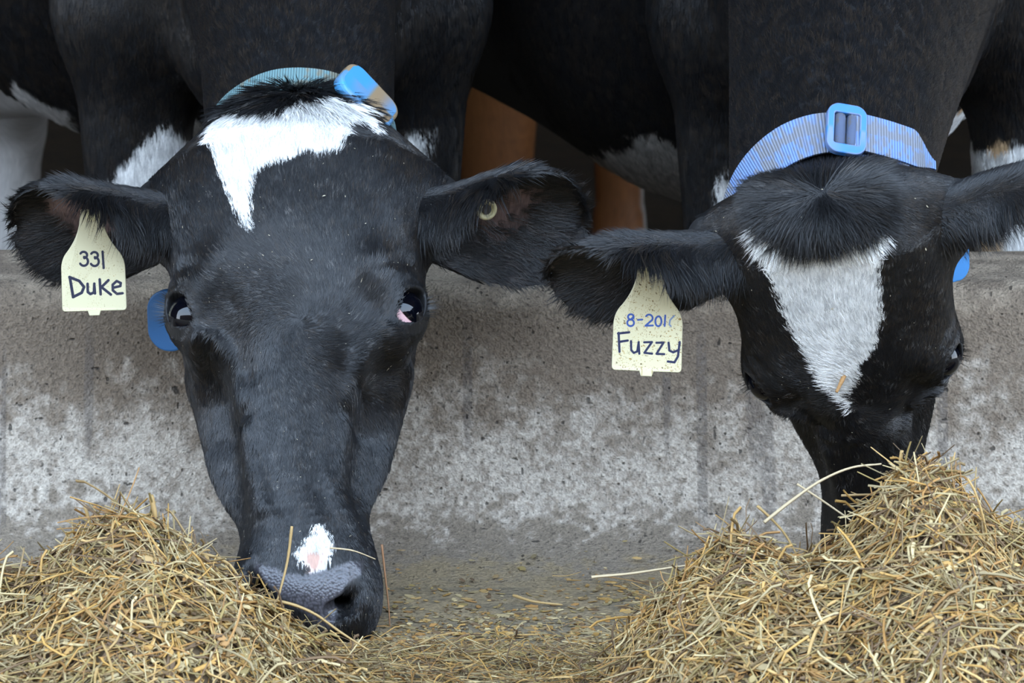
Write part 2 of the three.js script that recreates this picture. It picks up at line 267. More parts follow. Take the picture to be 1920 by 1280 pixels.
const super_ = (a, b, n) => Math.pow(Math.pow(a, n) + Math.pow(b, n), 1 / n);
function seg3(px, py, pz, pts) { let d = 1e9; for (let i = 0; i < pts.length - 1; i++) { const a = pts[i], b = pts[i + 1], ux = b[0] - a[0], uy = b[1] - a[1], uz = b[2] - a[2], t = clamp(((px - a[0]) * ux + (py - a[1]) * uy + (pz - a[2]) * uz) / (ux * ux + uy * uy + uz * uz), 0, 1), x = px - a[0] - ux * t, y = py - a[1] - uy * t, z = pz - a[2] - uz * t; d = Math.min(d, x * x + y * y + z * z); } return Math.sqrt(d); }
function seg2(px, py, pts) { let d = 1e9; for (let i = 0; i < pts.length - 1; i++) { const a = pts[i], b = pts[i + 1], ux = b[0] - a[0], uy = b[1] - a[1], t = clamp(((px - a[0]) * ux + (py - a[1]) * uy) / (ux * ux + uy * uy), 0, 1), x = px - a[0] - ux * t, y = py - a[1] - uy * t; d = Math.min(d, x * x + y * y); } return Math.sqrt(d); }
const bump = (d, s) => { const q = d / s; return q > 3 ? 0 : Math.exp(-q * q); };
const tearRidge = [[0.093, 0.297], [0.075, 0.292], [0.061, 0.275], [0.053, 0.252], [0.051, 0.23]];
const crest = [[0.047, 0.205], [0.043, 0.18], [0.037, 0.15], [0.036, 0.12]];
const browFold = [[0.05, 0.315], [0.075, 0.350], [0.105, 0.365]];
const earBase = cone([0.065, 0.462, -0.088], [0.132, 0.449, -0.092], 0.052, 0.030);
function headField(twist, crown) {
  const ca = Math.cos(twist), sa = Math.sin(twist);
  return (x0, y0, z) => {
    let x = x0, y = y0;
    if (twist) { const w = ss(0.16, 0.05, y0); if (w > 0) { const X = x0 - 0.010 * w, Y = y0 - 0.06, c = mix(1, ca, w), s = sa * w; x = X * c - Y * s; y = 0.06 + X * s + Y * c; } }
    const ax = Math.sqrt(x * x + 4e-6);
    const aw = hw.aw(y), af = hw.af(y), ab = hw.ab(y), zc = (af + ab) / 2, hz = (af - ab) / 2;
    const dA = (super_(ax / aw, Math.abs(z - zc) / hz, 2.7) - 1) * Math.min(aw, hz);
    const bw = hw.bw(y), bf = hw.bf(y), bb = hw.bb(y), zb = (bf + bb) / 2, hb = (bf - bb) / 2;
    // the jaw narrows behind: wide at the cheekbone, slimmer at the lower jaw
    const bz = clamp((bf - z) / (bf - bb), 0, 1), bwz = bw * (1 - 0.35 * bz * bz);
    const dB = (super_(ax / bwz, Math.abs(z - zb) / hb, z > zb ? mix(1.55, 2.4, ss(0.25, 0.34, y)) : 2.5) - 1) * Math.min(bw, hb);
    let d = smin(dA, dB, 0.016);
    d = smin(d, earBase(ax, y, z), 0.045); d = smax(d, (y - 0.535 - crown * (z + 0.03)) * 0.87, 0.04); d = smax(d, -y - 0.002, 0.03);
    if (z > -0.12 && y > 0.08) {
      const e = Math.hypot(ax - 0.0915, y - 0.328, z + 0.052); d = smin(d, e - 0.0275, 0.03);
      const q = (ax - 0.078) / 0.02, q2 = (y - 0.352) / 0.022; d -= 0.007 * Math.exp(-q * q - q2 * q2); // brow
      d -= 0.0050 * bump(seg2(ax, y, tearRidge), 0.0085);
      d += 0.0065 * bump(seg2(ax, y, [[0.064, 0.318], [0.050, 0.290], [0.045, 0.262]]), 0.017); // hollow inside the eye
      d += 0.0030 * bump(seg2(ax, y, [[0.088, 0.275], [0.076, 0.255], [0.070, 0.225]]), 0.017); // hollow below the tear ridge
      d -= 0.0065 * Math.exp(-(((ax - 0.090) / 0.016) ** 2) - ((y - 0.283) / 0.017) ** 2); // fullness of the lower lid
      d -= 0.0050 * bump(seg2(ax, y, crest), 0.009);
      d += 0.0030 * Math.exp(-(((ax - 0.058) / 0.016) ** 2) - ((y - 0.165) / 0.035) ** 2);
      d += 0.0022 * bump(seg2(ax, y, [[0.016, 0.22], [0.02, 0.12]]), 0.008);
      d += 0.0018 * bump(seg2(ax, y, browFold), 0.005);
      d -= 0.0045 * Math.exp(-((ax / 0.035) ** 2) - ((y - 0.50) / 0.03) ** 2);
      d += 0.004 * Math.exp(-((ax / 0.03) ** 2) - ((y - 0.31) / 0.03) ** 2);
      d -= 0.005 * Math.exp(-(((ax - 0.09) / 0.02) ** 2) - ((y - 0.43) / 0.04) ** 2 - ((z + 0.03) / 0.03) ** 2); // temple
      // eye opening: almond dug into the lids, lids thickened round it
      const px = ax - eyeC.x, py = y - eyeC.y, pz = z - eyeC.z, un = px * eyeN.x + py * eyeN.y + pz * eyeN.z, ut = px * eyeT.x + py * eyeT.y + pz * eyeT.z, ub = px * eyeB.x + py * eyeB.y + pz * eyeB.z;
      if (un > -0.01 && Math.abs(ut) < 0.05) {
        const al = (Math.pow(Math.pow(Math.abs(ut) / 0.0225, 1.5) + Math.pow(Math.abs(ub) / 0.0142, 1.5), 1 / 1.5) - 1) * 0.0142;
        d -= 0.0018 * bump(Math.abs(al) - 0.001, 0.004) * ss(0, 0.01, un);
        d -= 0.0008 * bump(Math.abs(al) - 0.011, 0.003) * ss(0, 0.01, un);
        d = smax(d, -Math.max(al, 0.010 - un), 0.003);
      }
    }
    if (y < 0.13) { // nostrils, the pad between them, the mouth
      d -= 0.006 * Math.exp(-(((ax - 0.052) / 0.014) ** 2) - ((y - 0.050) / 0.022) ** 2 - ((z + 0.025) / 0.02) ** 2);
      d -= 0.004 * Math.exp(-((ax / 0.03) ** 2) - ((y - 0.035) / 0.025) ** 2);
      const n1 = seg3(ax, y, z, [[0.031, 0.030, -0.024], [0.043, 0.036, -0.022], [0.050, 0.052, -0.014], [0.046, 0.066, -0.008]]) - (0.0062 + 0.003 * ss(0.06, 0.03, y));
      const n2 = seg3(ax, y, z, [[0.040, 0.036, -0.022], [0.030, 0.06, -0.055]]) - 0.008;
      d = smax(d, -smin(n1, n2, 0.006), 0.004);
      d += 0.0035 * bump(ax, 0.003) * ss(0.03, 0.015, y);
      d += 0.006 * bump(Math.abs(y - 0.008 + 0.02 * ax) + Math.max(0, -0.02 - z) * 0.0, 0.0035) * ss(-0.02, -0.045, z);
    }
    return d;
  };
}
// an ear: a leaf rolled into a tube at its root, open towards w; lengthwise from root along u
const earArc = tab([0, 0.10], [0.12, 0.115], [0.3, 0.135], [0.5, 0.150], [0.68, 0.148], [0.82, 0.125], [0.92, 0.088], [0.98, 0.045], [1, 0.012]);
const earTurn = tab([0, 5.8], [0.12, 5.0], [0.25, 4.2], [0.4, 3.25], [0.55, 2.55], [0.7, 2.05], [0.85, 1.7], [1, 1.4]);
function makeEar(root, u, w, len, scale, roll, droop, pink = 1) {
  u = u.clone().normalize(); w = w.clone().addScaledVector(u, -w.dot(u)).normalize(); const v = V().crossVectors(w, u); if (v.y < 0) v.negate();
  const NS = 54, NT = 46, P = [], C = [], I = [], meta = [];
  for (const side of [0, 1]) for (let i = 0; i <= NS; i++) for (let j = 0; j <= NT; j++) {
    const s = i / NS, t = j / NT, th = earTurn(s), R = earArc(s) * scale / th, al = th * (t - roll), edge = Math.min(t, 1 - t), thick = 0.0035 * Math.min(1, edge * 14) * Math.min(1, (1 - s) * 12) + 0.0004;
    const rr = R + (side ? -1 : 1) * thick, wave = 0.004 * Math.sin(s * 9 + t * 3) * s;
    const p = V().copy(root).addScaledVector(u, s * len - 0.004 * Math.sin(t * 3.14)).addScaledVector(w, R - rr * Math.cos(al) + wave).addScaledVector(v, rr * Math.sin(al) - droop * s * s);
    P.push(p.x, p.y, p.z); meta.push(side, s, t);
    let c = BLACK;
    if (side) { const pk = Math.exp(-(((s - 0.68) / 0.12) ** 2) - ((t - 0.62) / 0.11) ** 2) + Math.exp(-(((s - 0.55) / 0.13) ** 2) - ((t - 0.42) / 0.12) ** 2), n = 0.7 + 0.9 * (vn(s * 60, t * 40, 3) - 0.3); const k = clamp(pk * n * pink * 1.3, 0, 1); c = [mix(0.026, 0.42, k), mix(0.021, 0.275, k), mix(0.020, 0.255, k)]; }
    C.push(...c);
  }
  const W = NT + 1, off = (NS + 1) * W, q = (a, b, c, d) => I.push(a, b, c, a, c, d);
  for (let i = 0; i < NS; i++) for (let j = 0; j < NT; j++) { const a = i * W + j; q(a, a + 1, a + W + 1, a + W); q(off + a, off + a + W, off + a + W + 1, off + a + 1); }
  for (let i = 0; i < NS; i++) for (const j of [0, NT]) { const a = i * W + j; j ? q(a, off + a, off + a + W, a + W) : q(a, a + W, off + a + W, off + a); }
  for (let j = 0; j < NT; j++) { const a = NS * W + j; q(a, off + a, off + a + 1, a + 1); }
  const g = new THREE.BufferGeometry(); g.setAttribute('position', new THREE.Float32BufferAttribute(P, 3)); g.setAttribute('color', new THREE.Float32BufferAttribute(C, 3)); g.setIndex(I); g.computeVertexNormals();
  // make sure the faces look outwards
  const n = g.attributes.normal, k = Math.floor(NS / 2) * W + Math.floor(NT * roll); if (V().fromBufferAttribute(n, k).dot(w) > 0) { const ix = g.index.array; for (let i = 0; i < ix.length; i += 3) { const t = ix[i]; ix[i] = ix[i + 1]; ix[i + 1] = t; } g.computeVertexNormals(); }
  const uv = new Float32Array(meta.length / 3 * 2); for (let i = 0; i < meta.length / 3; i++) { uv[i * 2] = meta[i * 3 + 1] * 1.2; uv[i * 2 + 1] = meta[i * 3 + 2]; }
  g.setAttribute('uv', new THREE.BufferAttribute(uv, 2));
  return { g, meta, u, v, w, len, root, at: (s, t, lift = 0) => { const th = earTurn(s), R = earArc(s) * scale / th, al = th * (t - roll); return V().copy(root).addScaledVector(u, s * len).addScaledVector(w, R - (R - lift) * Math.cos(al)).addScaledVector(v, (R - lift) * Math.sin(al) - droop * s * s); } };
}

const TW = 768, TH = 1408, TX0 = -0.18, TX1 = 0.18, TY0 = -0.035, TY1 = 0.57; // head texture frame
function headMaterial(seed, outlines, pad, pink) {
  const w = new Float32Array(TW * TH), pd = new Float32Array(TW * TH), cells = new Float32Array(TW * TH), pk = new Float32Array(TW * TH);
  for (let j = 0; j < TH; j++) for (let i = 0; i < TW; i++) {
    const x = mix(TX0, TX1, (i + 0.5) / TW), y = mix(TY0, TY1, (j + 0.5) / TH), k = j * TW + i, nz = (vn(x * 900, y * 260, seed) - 0.5) * 0.006 + (vn(x * 300, y * 120, seed + 1) - 0.5) * 0.004;
    for (const o of outlines) w[k] = Math.max(w[k], ss(0.001, -0.001, sdPoly(o, x, y) + nz));
    if (y < 0.12) {
      pd[k] = ss(0.003, -0.002, sdPoly(pad, x, y) + nz * 0.6); if (pink) pk[k] = ss(0.005, -0.005, sdPoly(pink, x, y) + nz);
      let b = 9; const cx = Math.floor(x * 420), cy = Math.floor(y * 420); for (let a = -1; a < 2; a++) for (let c = -1; c < 2; c++) { const dx = cx + a + hash(cx + a, cy + c, 1) - x * 420, dy = cy + c + hash(cx + a, cy + c, 2) - y * 420; b = Math.min(b, dx * dx + dy * dy); } cells[k] = Math.sqrt(b);
    }
  }
  const map = dataTex(TW, TH, (i, j) => {
    const k = j * TW + i, x = i / TW, y = j / TH, f = 0.7 + 0.6 * vn(i / 2, j / 9, seed + 3);
    let c = [0.0115 * f, 0.0110 * f, 0.0115 * f];
    c = c.map((q, m) => mix(q, WHITE[m] * (0.8 + 0.2 * f), w[k]));
    c = c.map((q, m) => mix(q, [0.40, 0.205, 0.14][m] * (0.8 + 0.25 * f), pk[k] * 0.9));
    const g = 0.75 + 0.5 * vn(i / 6, j / 6, seed + 5); c = c.map((q, m) => mix(q, [0.060, 0.056, 0.063][m] * g * (0.55 + 0.6 * ss(0.75, 0.25, cells[k])), pd[k]));
    return c.map(toSRGB);
  }, true, false);
  const bmp = dataTex(TW, TH, (i, j) => { const k = j * TW + i, h = mix(vn(i / 1.6, j / 9, seed + 8) * 0.5 + 0.2, 0.9 - 0.9 * Math.min(1, cells[k]), pd[k]); return [h, h, h]; }, false, false);
  const rgh = dataTex(TW, TH, (i, j) => { const r = mix(0.6, 0.30, pd[j * TW + i]); return [r, r, r]; }, false, false);
  return new THREE.MeshStandardMaterial({ map, bumpMap: bmp, bumpScale: 0.0005, roughnessMap: rgh, roughness: 1 });
}

const mm = (...a) => { const o = []; for (let i = 0; i < a.length; i += 2) o.push([a[i] / 1000, a[i + 1] / 1000]); return o; };
const PAD = mm(-36, 72, -25, 64, -6, 56, 11, 52, 18, 55, 32, 59, 47, 66, 61, 71, 59, 56, 44, 44, 37, 28, 35, 13, 23, 11, 8, 24, -11, 37, -25, 48, -34, 58);

// builds the whole animal: body, neck and legs from joints, the head and ears merged in, then eyes and coat
function frontCow(o) {
  const base = o.base, grp = thing('cow', o.label, 'cow', base);
  const e = o.elev * D2R, r = o.roll * D2R, Zx = V(0, Math.sin(e), Math.cos(e)), Y0 = V(0, Math.cos(e), -Math.sin(e)), X0 = V(1, 0, 0);
  const X = X0.clone().multiplyScalar(Math.cos(r)).addScaledVector(Y0, Math.sin(r)), Y = X0.clone().multiplyScalar(-Math.sin(r)).addScaledVector(Y0, Math.cos(r)), S = o.scale;
  const O = o.eye.clone().addScaledVector(Y, -0.325 * S).addScaledVector(Zx, 0.045 * S);
  const warp = o.warp || (y => y), toW = (x, y, z) => V().copy(O).addScaledVector(X, x * S).addScaledVector(Y, warp(y) * S).addScaledVector(Zx, z * S);
  const dirW = (x, y, z) => V().addScaledVector(X, x).addScaledVector(Y, y).addScaledVector(Zx, z);
  const field = headField(o.twist || 0, o.slope), hg = nets([-0.175, -0.02, -0.24], [0.175, 0.58, 0.045], 0.0028, field);
  const p = hg.attributes.position, canon = p.array.slice(), uv = new Float32Array(p.count * 2), n = hg.attributes.normal, cn = n.array.slice();
  for (let i = 0; i < p.count; i++) {
    const x = p.getX(i), y = p.getY(i), z = p.getZ(i), q = toW(x, y, z); p.setXYZ(i, q.x, q.y, q.z); uv[i * 2] = (x - TX0) / (TX1 - TX0); uv[i * 2 + 1] = (y - TY0) / (TY1 - TY0);
    const k = (warp(y + 1e-3) - warp(y - 1e-3)) / 2e-3, m = dirW(n.getX(i), n.getY(i) / k, n.getZ(i)).normalize(); n.setXYZ(i, m.x, m.y, m.z);
  }
  hg.setAttribute('uv', new THREE.BufferAttribute(uv, 2)); hg.setAttribute('color', new THREE.BufferAttribute(new Float32Array(p.count * 3).fill(1), 3));
  // body
  const bf = blend(o.joints(toW)), bg = nets(o.lo, o.hi, 0.015, bf), bp = bg.attributes.position, bc = new Float32Array(bp.count * 3), bu = new Float32Array(bp.count * 2);
  for (let i = 0; i < bp.count; i++) { const x = bp.getX(i), y = bp.getY(i), z = bp.getZ(i), c = o.paint(x, y, z); bc.set(c, i * 3); bu[i * 2] = (x + z) * 4; bu[i * 2 + 1] = (y + z * 0.3) * 4; }
  bg.setAttribute('color', new THREE.BufferAttribute(bc, 3)); bg.setAttribute('uv', new THREE.BufferAttribute(bu, 2));
  const ears = o.ears.map(a => makeEar(toW(...a.root), a.u, a.w, a.len, a.scale, a.roll, a.droop, a.pink));
  const rest = mergeGeometries([bg, ...ears.map(a => a.g)]);
  const all = mergeGeometries([hg, rest], true); all.translate(-base.x, -base.y, -base.z);
  const skin = o.skin, body = shade(new THREE.Mesh(all, [skin, coat])); body.name = 'body'; grp.add(body);
  // eyes
  const lidMat = new THREE.MeshPhysicalMaterial({ color: 0x05060c, roughness: 0.05, specularIntensity: 0.85 });
  for (const s of [-1, 1]) {
    const c = toW(s * (eyeC.x + 0.0032 * eyeN.x), eyeC.y, eyeC.z + 0.0032 * eyeN.z), g = new THREE.SphereGeometry(EYE_R * S, 32, 24);
    const eye = part('eye', g, new THREE.MeshPhysicalMaterial({ color: new THREE.Color(...o.sclera[s < 0 ? 0 : 1]), roughness: 0.15, specularIntensity: 0.7 }), grp);
    eye.position.copy(c).sub(base);
    const look = dirW(s * (eyeN.x + o.gaze[s < 0 ? 0 : 1][0]), eyeN.y + o.gaze[s < 0 ? 0 : 1][1], eyeN.z).normalize();
    eye.quaternion.setFromUnitVectors(V(0, 1, 0), look);
    const cap = []; for (let k = 0; k <= 14; k++) { const a = k / 14 * 1.02; cap.push(new THREE.Vector2(Math.sin(a) * EYE_R * S * 1.03, Math.cos(a) * EYE_R * S * 1.03 + 0.0007 * S * Math.cos(a / 1.02 * 1.57))); }
    part('iris', new THREE.LatheGeometry(cap.reverse(), 32), lidMat, eye, 'dark glossy iris and cornea');
    // upper lashes
    const P = [], I = [], rr = rng(31 + s);
    for (let k = 0; k < 60; k++) {
      const a = mix(-0.3, 1.45, rr()) , ut = 0.0222 * Math.cos(a) * 1.02, ub = 0.0142 * Math.sin(a) * 1.02, q = V().copy(eyeC).addScaledVector(eyeN, 0.0165).addScaledVector(eyeT, ut).addScaledVector(eyeB, -ub), L = 0.010 + 0.008 * rr();
      const d1 = V().copy(eyeN).multiplyScalar(0.7).addScaledVector(eyeT, 0.7 * Math.cos(a) + 0.3 * (rr() - 0.5)).addScaledVector(eyeB, -0.5 * Math.sin(a)).normalize(), sd = V().crossVectors(d1, eyeN).normalize().multiplyScalar(0.0003), b = P.length / 3;
      for (let m = 0; m < 4; m++) { const t = m / 3, w = q.clone().addScaledVector(d1, L * t).addScaledVector(V(0, 1, 0), -0.004 * t * t * 0.6), k2 = 1 - 0.9 * t; for (const f of [-1, 1]) { const z = w.clone().addScaledVector(sd, f * k2), ww = toW(s * z.x, z.y, z.z).sub(base); P.push(ww.x, ww.y, ww.z); } if (m) I.push(b + m * 2 - 2, b + m * 2 - 1, b + m * 2, b + m * 2, b + m * 2 - 1, b + m * 2 + 1); }
    }
    const lg = new THREE.BufferGeometry(); lg.setAttribute('position', new THREE.Float32BufferAttribute(P, 3)); lg.setIndex(I); lg.computeVertexNormals(); part('eyelashes', lg, furMat.clone(), grp).material.color.setRGB(0.01, 0.01, 0.01);
  }
  // coat on the head
  const at = (i, b, a) => b[0] * a[i[0]] + b[1] * a[i[1]] + b[2] * a[i[2]];
  const c0 = i => i.map(q => q * 3), whorl = o.whorl;
  growFur(hg, o.hairs[0], 71, (i, b, pos, nor, rnd) => {
    const I = c0(i), x = at(I, b, canon), y = at(I.map(q => q + 1), b, canon), z = at(I.map(q => q + 2), b, canon), ex = Math.hypot(Math.abs(x) - 0.107, y - 0.325, z + 0.036);
    if (ex < 0.024 || z < -0.2) return null;
    if (sdPoly(o.pad, x, y) < 0.003 && z > -0.06) return null;
    if (Math.abs(x) > 0.14) return null;
    const wx = x - whorl[0], wy = y - whorl[1], wr = Math.hypot(wx, wy) + 1e-4;
    let dx = wx / wr, dy = wy / wr, k = ss(0.04, 0.14, wr), up = ss(o.part[0], o.part[1], y); // round the whorl, then down the nose or up the forehead; from the poll down again
    { const q = dx; dx = dx * 0.8 - dy * 0.6; dy = dy * 0.8 + q * 0.6; } dx = mix(dx, wx * 3, k); dy = mix(dy, wy > 0 ? 1 : -1, k);
    dx = mix(dx, (x - o.crown) * 9, up); dy = mix(dy, -1, up);
    const d = dirW(dx, dy, -0.2 * up);
    let white = false; for (const ol of o.outlines) if (sdPoly(ol, x, y) + (rnd() - 0.5) * 0.004 < 0 && z > -0.09) white = true;
    const tuft = ss(o.part[0] + 0.02, o.part[1] + 0.02, y) * ss(0.09, 0.05, Math.abs(x - o.crown));
    const len = mix(y < 0.16 ? 0.0045 : 0.0070 * ss(0.01, 0.045, ex), 0.026, tuft) * (white && !tuft ? 1.35 : 1);
    const brown = rnd() < 0.12 + 0.38 * ss(0.06, 0.10, Math.abs(x)) * ss(0.2, 0.7, vn3(x * 30, y * 30, 5));
    if (o.pink && sdPoly(o.pink, x, y) < 0.002) return null;
    return { dir: d, len: len * S, lift: 0.03 + 0.22 * tuft, color: white ? WHITE : rnd() < 0.03 ? [0.075, 0.07, 0.066] : brown ? BROWNBLACK : BLACK, messy: 0.5 + 0.5 * tuft, wide: 0.0062 };
  }, grp, base);
  { // bits of chaff caught in the coat
    const r = rng(555), items = [], P = hg.attributes.position, NN = hg.attributes.normal; let tries = 0;
    while (items.length < o.specks && tries++ < 20000) { const k = Math.floor(r() * P.count), z = canon[k * 3 + 2], y = canon[k * 3 + 1]; if (z < -0.07 || (y > 0.13 && r() < 0.55)) continue; const up = V().fromBufferAttribute(NN, k), p = V().fromBufferAttribute(P, k).addScaledVector(up, 0.0035).sub(base), L = 0.0010 + 0.0035 * r() * r() * r(), b = 0.5 + 0.7 * r(), x = V(r() - 0.5, r() - 0.5, r() - 0.5); x.addScaledVector(up, -x.dot(up)); items.push({ k, p, x, up, s: [L, 0.0008, L * (0.3 + 0.4 * r())], c: [0.42 * b, 0.36 * b, 0.25 * b] }); }
    scatter(flakeShapes, strawMat, items, grp, 'chaff_specks');
  }
  ears.forEach((a, q) => growFur(a.g, o.hairs[1], 171 + q, (i, b, pos, nor, rnd) => {
    const m = (k) => b[0] * a.meta[i[0] * 3 + k] + b[1] * a.meta[i[1] * 3 + k] + b[2] * a.meta[i[2] * 3 + k], side = m(0), s = m(1), t = m(2);
    if (side > 0.5) { if (rnd() < 0.5) return null; const pk = 2.2 * (Math.exp(-(((s - 0.66) / 0.15) ** 2) - ((t - 0.62) / 0.14) ** 2) + Math.exp(-(((s - 0.54) / 0.16) ** 2) - ((t - 0.42) / 0.14) ** 2)) * (o.ears[q].pink ?? 1); if (rnd() < pk) return null; return { dir: a.u.clone().addScaledVector(a.v, (t - 0.5) * 1.5), len: 0.011, lift: 0.12, color: rnd() < 0.3 ? [0.035, 0.028, 0.025] : BLACK, messy: 0.9, wide: 0.006 }; }
    const rim = ss(0.72, 0.95, t) * ss(0.75, 0.5, s);
    return { dir: a.u.clone().multiplyScalar(0.55).addScaledVector(a.v, mix(-0.5, -1.4, rim)).addScaledVector(a.w, 0.3 * rim), len: mix(0.010, 0.026, rim), lift: mix(0.03, 0.14, rim), color: rnd() < 0.2 ? BROWNBLACK : BLACK, messy: 0.6, wide: 0.006 };
  }, grp, base));
  growFur(bg, o.hairs[2], 271, (i, b, pos, nor, rnd) => {
    const c = o.paint(pos.x, pos.y, pos.z);
    if (rnd() < Math.max(ss(0.60, 0.85, pos.y), ss(-0.65, -1.0, pos.z), ss(0.26, 0.20, pos.y))) return null;
    return { dir: V(0.15 * (pos.x - O.x), pos.z > -0.35 ? 0.2 : -1, pos.z > -0.35 ? -0.8 : 0), len: 0.010, lift: 0.02, color: c[0] > 0.3 ? c : rnd() < 0.35 ? BROWNBLACK : BLACK, messy: 0.5, wide: 0.0075 };
  }, grp, base, q => q.z > -1.0 && q.y > 0.2 && q.y < 0.85);
  const hf = (x, y, z) => { const q = V(x, y, z).sub(O), yy = q.dot(Y) / S; let lo = -0.1, hi = 0.7; for (let k = 0; k < 24; k++) { const m = (lo + hi) / 2; if (warp(m) < yy) lo = m; else hi = m; } return field(q.dot(X) / S, (lo + hi) / 2, q.dot(Zx) / S) * S; };
  return { grp, toW, dirW, bodyF: bf, field: (x, y, z) => Math.min(bf(x, y, z), hf(x, y, z)), headF: hf, ears, S, O };
}

// ------------------------------------------------------------------ the two cows at the kerb
const DUKE = mm(-83, 501, -76, 504, -61, 511, -41, 507, -21, 502, -3, 509, 12, 513, 20, 517, 37, 517, 55, 514, 70, 503, 82, 492, 75, 491, 55, 501, 50, 498, 48, 484, 42, 468, 24, 461, 12, 465, 4, 463, -16, 456, -30, 451, -38, 441, -41, 422, -39, 389, -43, 389, -50, 400, -60, 422, -70, 450, -78, 476, -83, 492);
const SNIP = mm(2, 78, 9, 86, 16, 91, 19, 101, 26, 101, 30, 93, 34, 83, 33, 73, 28, 57, 16, 52, 9, 63, 3, 71), PINK = mm(8, 76, 29, 75, 26, 60, 15, 54, 10, 64);
const jag = (x, y, z) => (vn3(x * 90, y * 26, z * 90) - 0.5) * 0.03;
const duke = frontCow({
  label: 'black cow with a sideways white forehead patch and a white snip above its nose', base: V(-0.26, FLOOR, -0.75),
  elev: 35, roll: 1.2, scale: 1, warp: tab([-0.1, -0.1], [0, 0], [0.325, 0.325], [0.45, 0.455], [0.50, 0.517], [0.53, 0.562], [0.6, 0.65]), slope: 0.2, eye: V(-0.2015, 0.270, 0.238), twist: 0.2, whorl: [0.006, 0.30], part: [0.47, 0.5], crown: 0.0, outlines: [DUKE, SNIP], pad: PAD, pink: PINK,
  skin: headMaterial(3, [DUKE, SNIP], PAD, PINK), specks: 260, hairs: [42000, 9000, 80000],
  sclera: [[0.03, 0.022, 0.02], [0.75, 0.46, 0.46]], gaze: [[-0.05, 0.15], [0.50, 0.42]],
  ears: [{ root: [-0.092, 0.452, -0.085], u: V(-0.98, -0.05, -0.04), w: V(-0.22, -0.42, 0.88), len: 0.184, scale: 1.08, roll: 0.40, droop: 0.014 }, { root: [0.092, 0.446, -0.085], u: V(0.98, -0.03, -0.04), w: V(0.22, -0.28, 0.93), len: 0.183, scale: 1.12, roll: 0.40, droop: 0.010, pink: 0.45 }],
  lo: [-1.35, -0.27, -2.4], hi: [0.1, 1.15, 0.2],
  joints: W => { const x = -0.205, b = -0.27; return [
    cone([x, 0.375, 0.085], [b + 0.03, 0.82, -0.60], 0.081, 0.12, 0.05), cone([x, 0.345, 0.03], [b + 0.02, 0.60, -0.55], 0.07, 0.13, 0.06),
    cone([b - 0.03, 0.72, -0.70], [b - 0.14, 0.58, -1.0], 0.23, 0.30, 0.12), cone([b - 0.14, 0.58, -1.0], [b - 0.66, 0.60, -1.95], 0.30, 0.32, 0.12), cone([b, 0.48, -0.60], [b - 0.06, 0.42, -0.85], 0.10, 0.13, 0.10), cone([-0.245, 0.66, -0.50], [-0.245, 0.455, -0.49], 0.135, 0.125, 0.022),
    ...[-1, 1].flatMap(s => [cone([b + s * 0.13, 0.72, -0.64], [b + s * 0.155, 0.47, -0.60], 0.12, 0.085, 0.08), cone([b + s * 0.155, 0.47, -0.60], [b + s * 0.150, 0.12, -0.60], 0.072, 0.047, 0.05), cone([b + s * 0.150, 0.12, -0.60], [b + s * 0.145, -0.15, -0.62], 0.046, 0.033, 0.03), cone([b + s * 0.145, -0.15, -0.62], [b + s * 0.145, -0.215, -0.57], 0.036, 0.046, 0.02)]),
    cone([-0.60, 0.29, -1.42], [-0.70, 0.30, -1.5], 0.06, 0.09, 0.06),
    ...[-1, 1].flatMap(s => { const hx = -0.88 + s * 0.15, hz = -1.92 + s * 0.07; return [cone([hx, 0.65, hz - 0.04], [hx + 0.03, 0.30, hz + 0.06], 0.19, 0.085, 0.1), cone([hx + 0.03, 0.30, hz + 0.06], [hx, 0.14, hz - 0.1], 0.075, 0.048, 0.05), cone([hx, 0.14, hz - 0.1], [hx, -0.2, hz - 0.04], 0.046, 0.04, 0.03)]; })]; },
  paint: (x, y, z) => { const q = jag(x, y, z), b = -0.27;
    if (z > -1.1 && z < -0.85 && x < -0.53 && x > -0.60 + q && y < 0.40 && y < 0.40 - 1.5 * (-0.555 - x)) return [0.62, 0.60, 0.57];
    if (z < -1.1) return (y < 0.27 - (x + 0.66) * 0.6 + q * 0.6 && x > -0.9) || (x > -0.655 + q && y < 0.37 + q) ? [0.62, 0.60, 0.57] : BLACK; // white insides of the forelegs
    if (z > -0.9 && z < -0.4 && y < 0.36) { if (x < -0.34 && y < 0.345 + q * 0.6 - 0.95 * Math.abs(x + 0.392) && x > -0.468 + 0.9 * (y - 0.26) + q * 0.3) return WHITE; if (x > b + 0.10 + q * 0.3 && x < b + 0.172 + q * 0.2 + 0.1 * (0.3 - y) && y < 0.325 + q) return WHITE; }
    return BLACK; },
});
const FUZZ = mm(-79, 501, -72, 504, -56, 495, -35, 483, -13, 476, 8, 484, 24, 493, 48, 498, 53, 487, 46, 471, 43, 433, 38, 400, 25, 373, 9, 364, 7, 347, -9, 329, -6, 300, -13, 317, -33, 346, -47, 383, -60, 407, -69, 442, -76, 476);
const PAD2 = mm(-40, 70, 0, 54, 40, 70, 44, 50, 25, 12, -25, 12, -44, 50);
const fwarp = tab([-0.1, -0.1], [0, 0], [0.1, 0.115], [0.207, 0.237], [0.325, 0.325], [0.45, 0.492], [0.53, 0.585], [0.6, 0.66]);
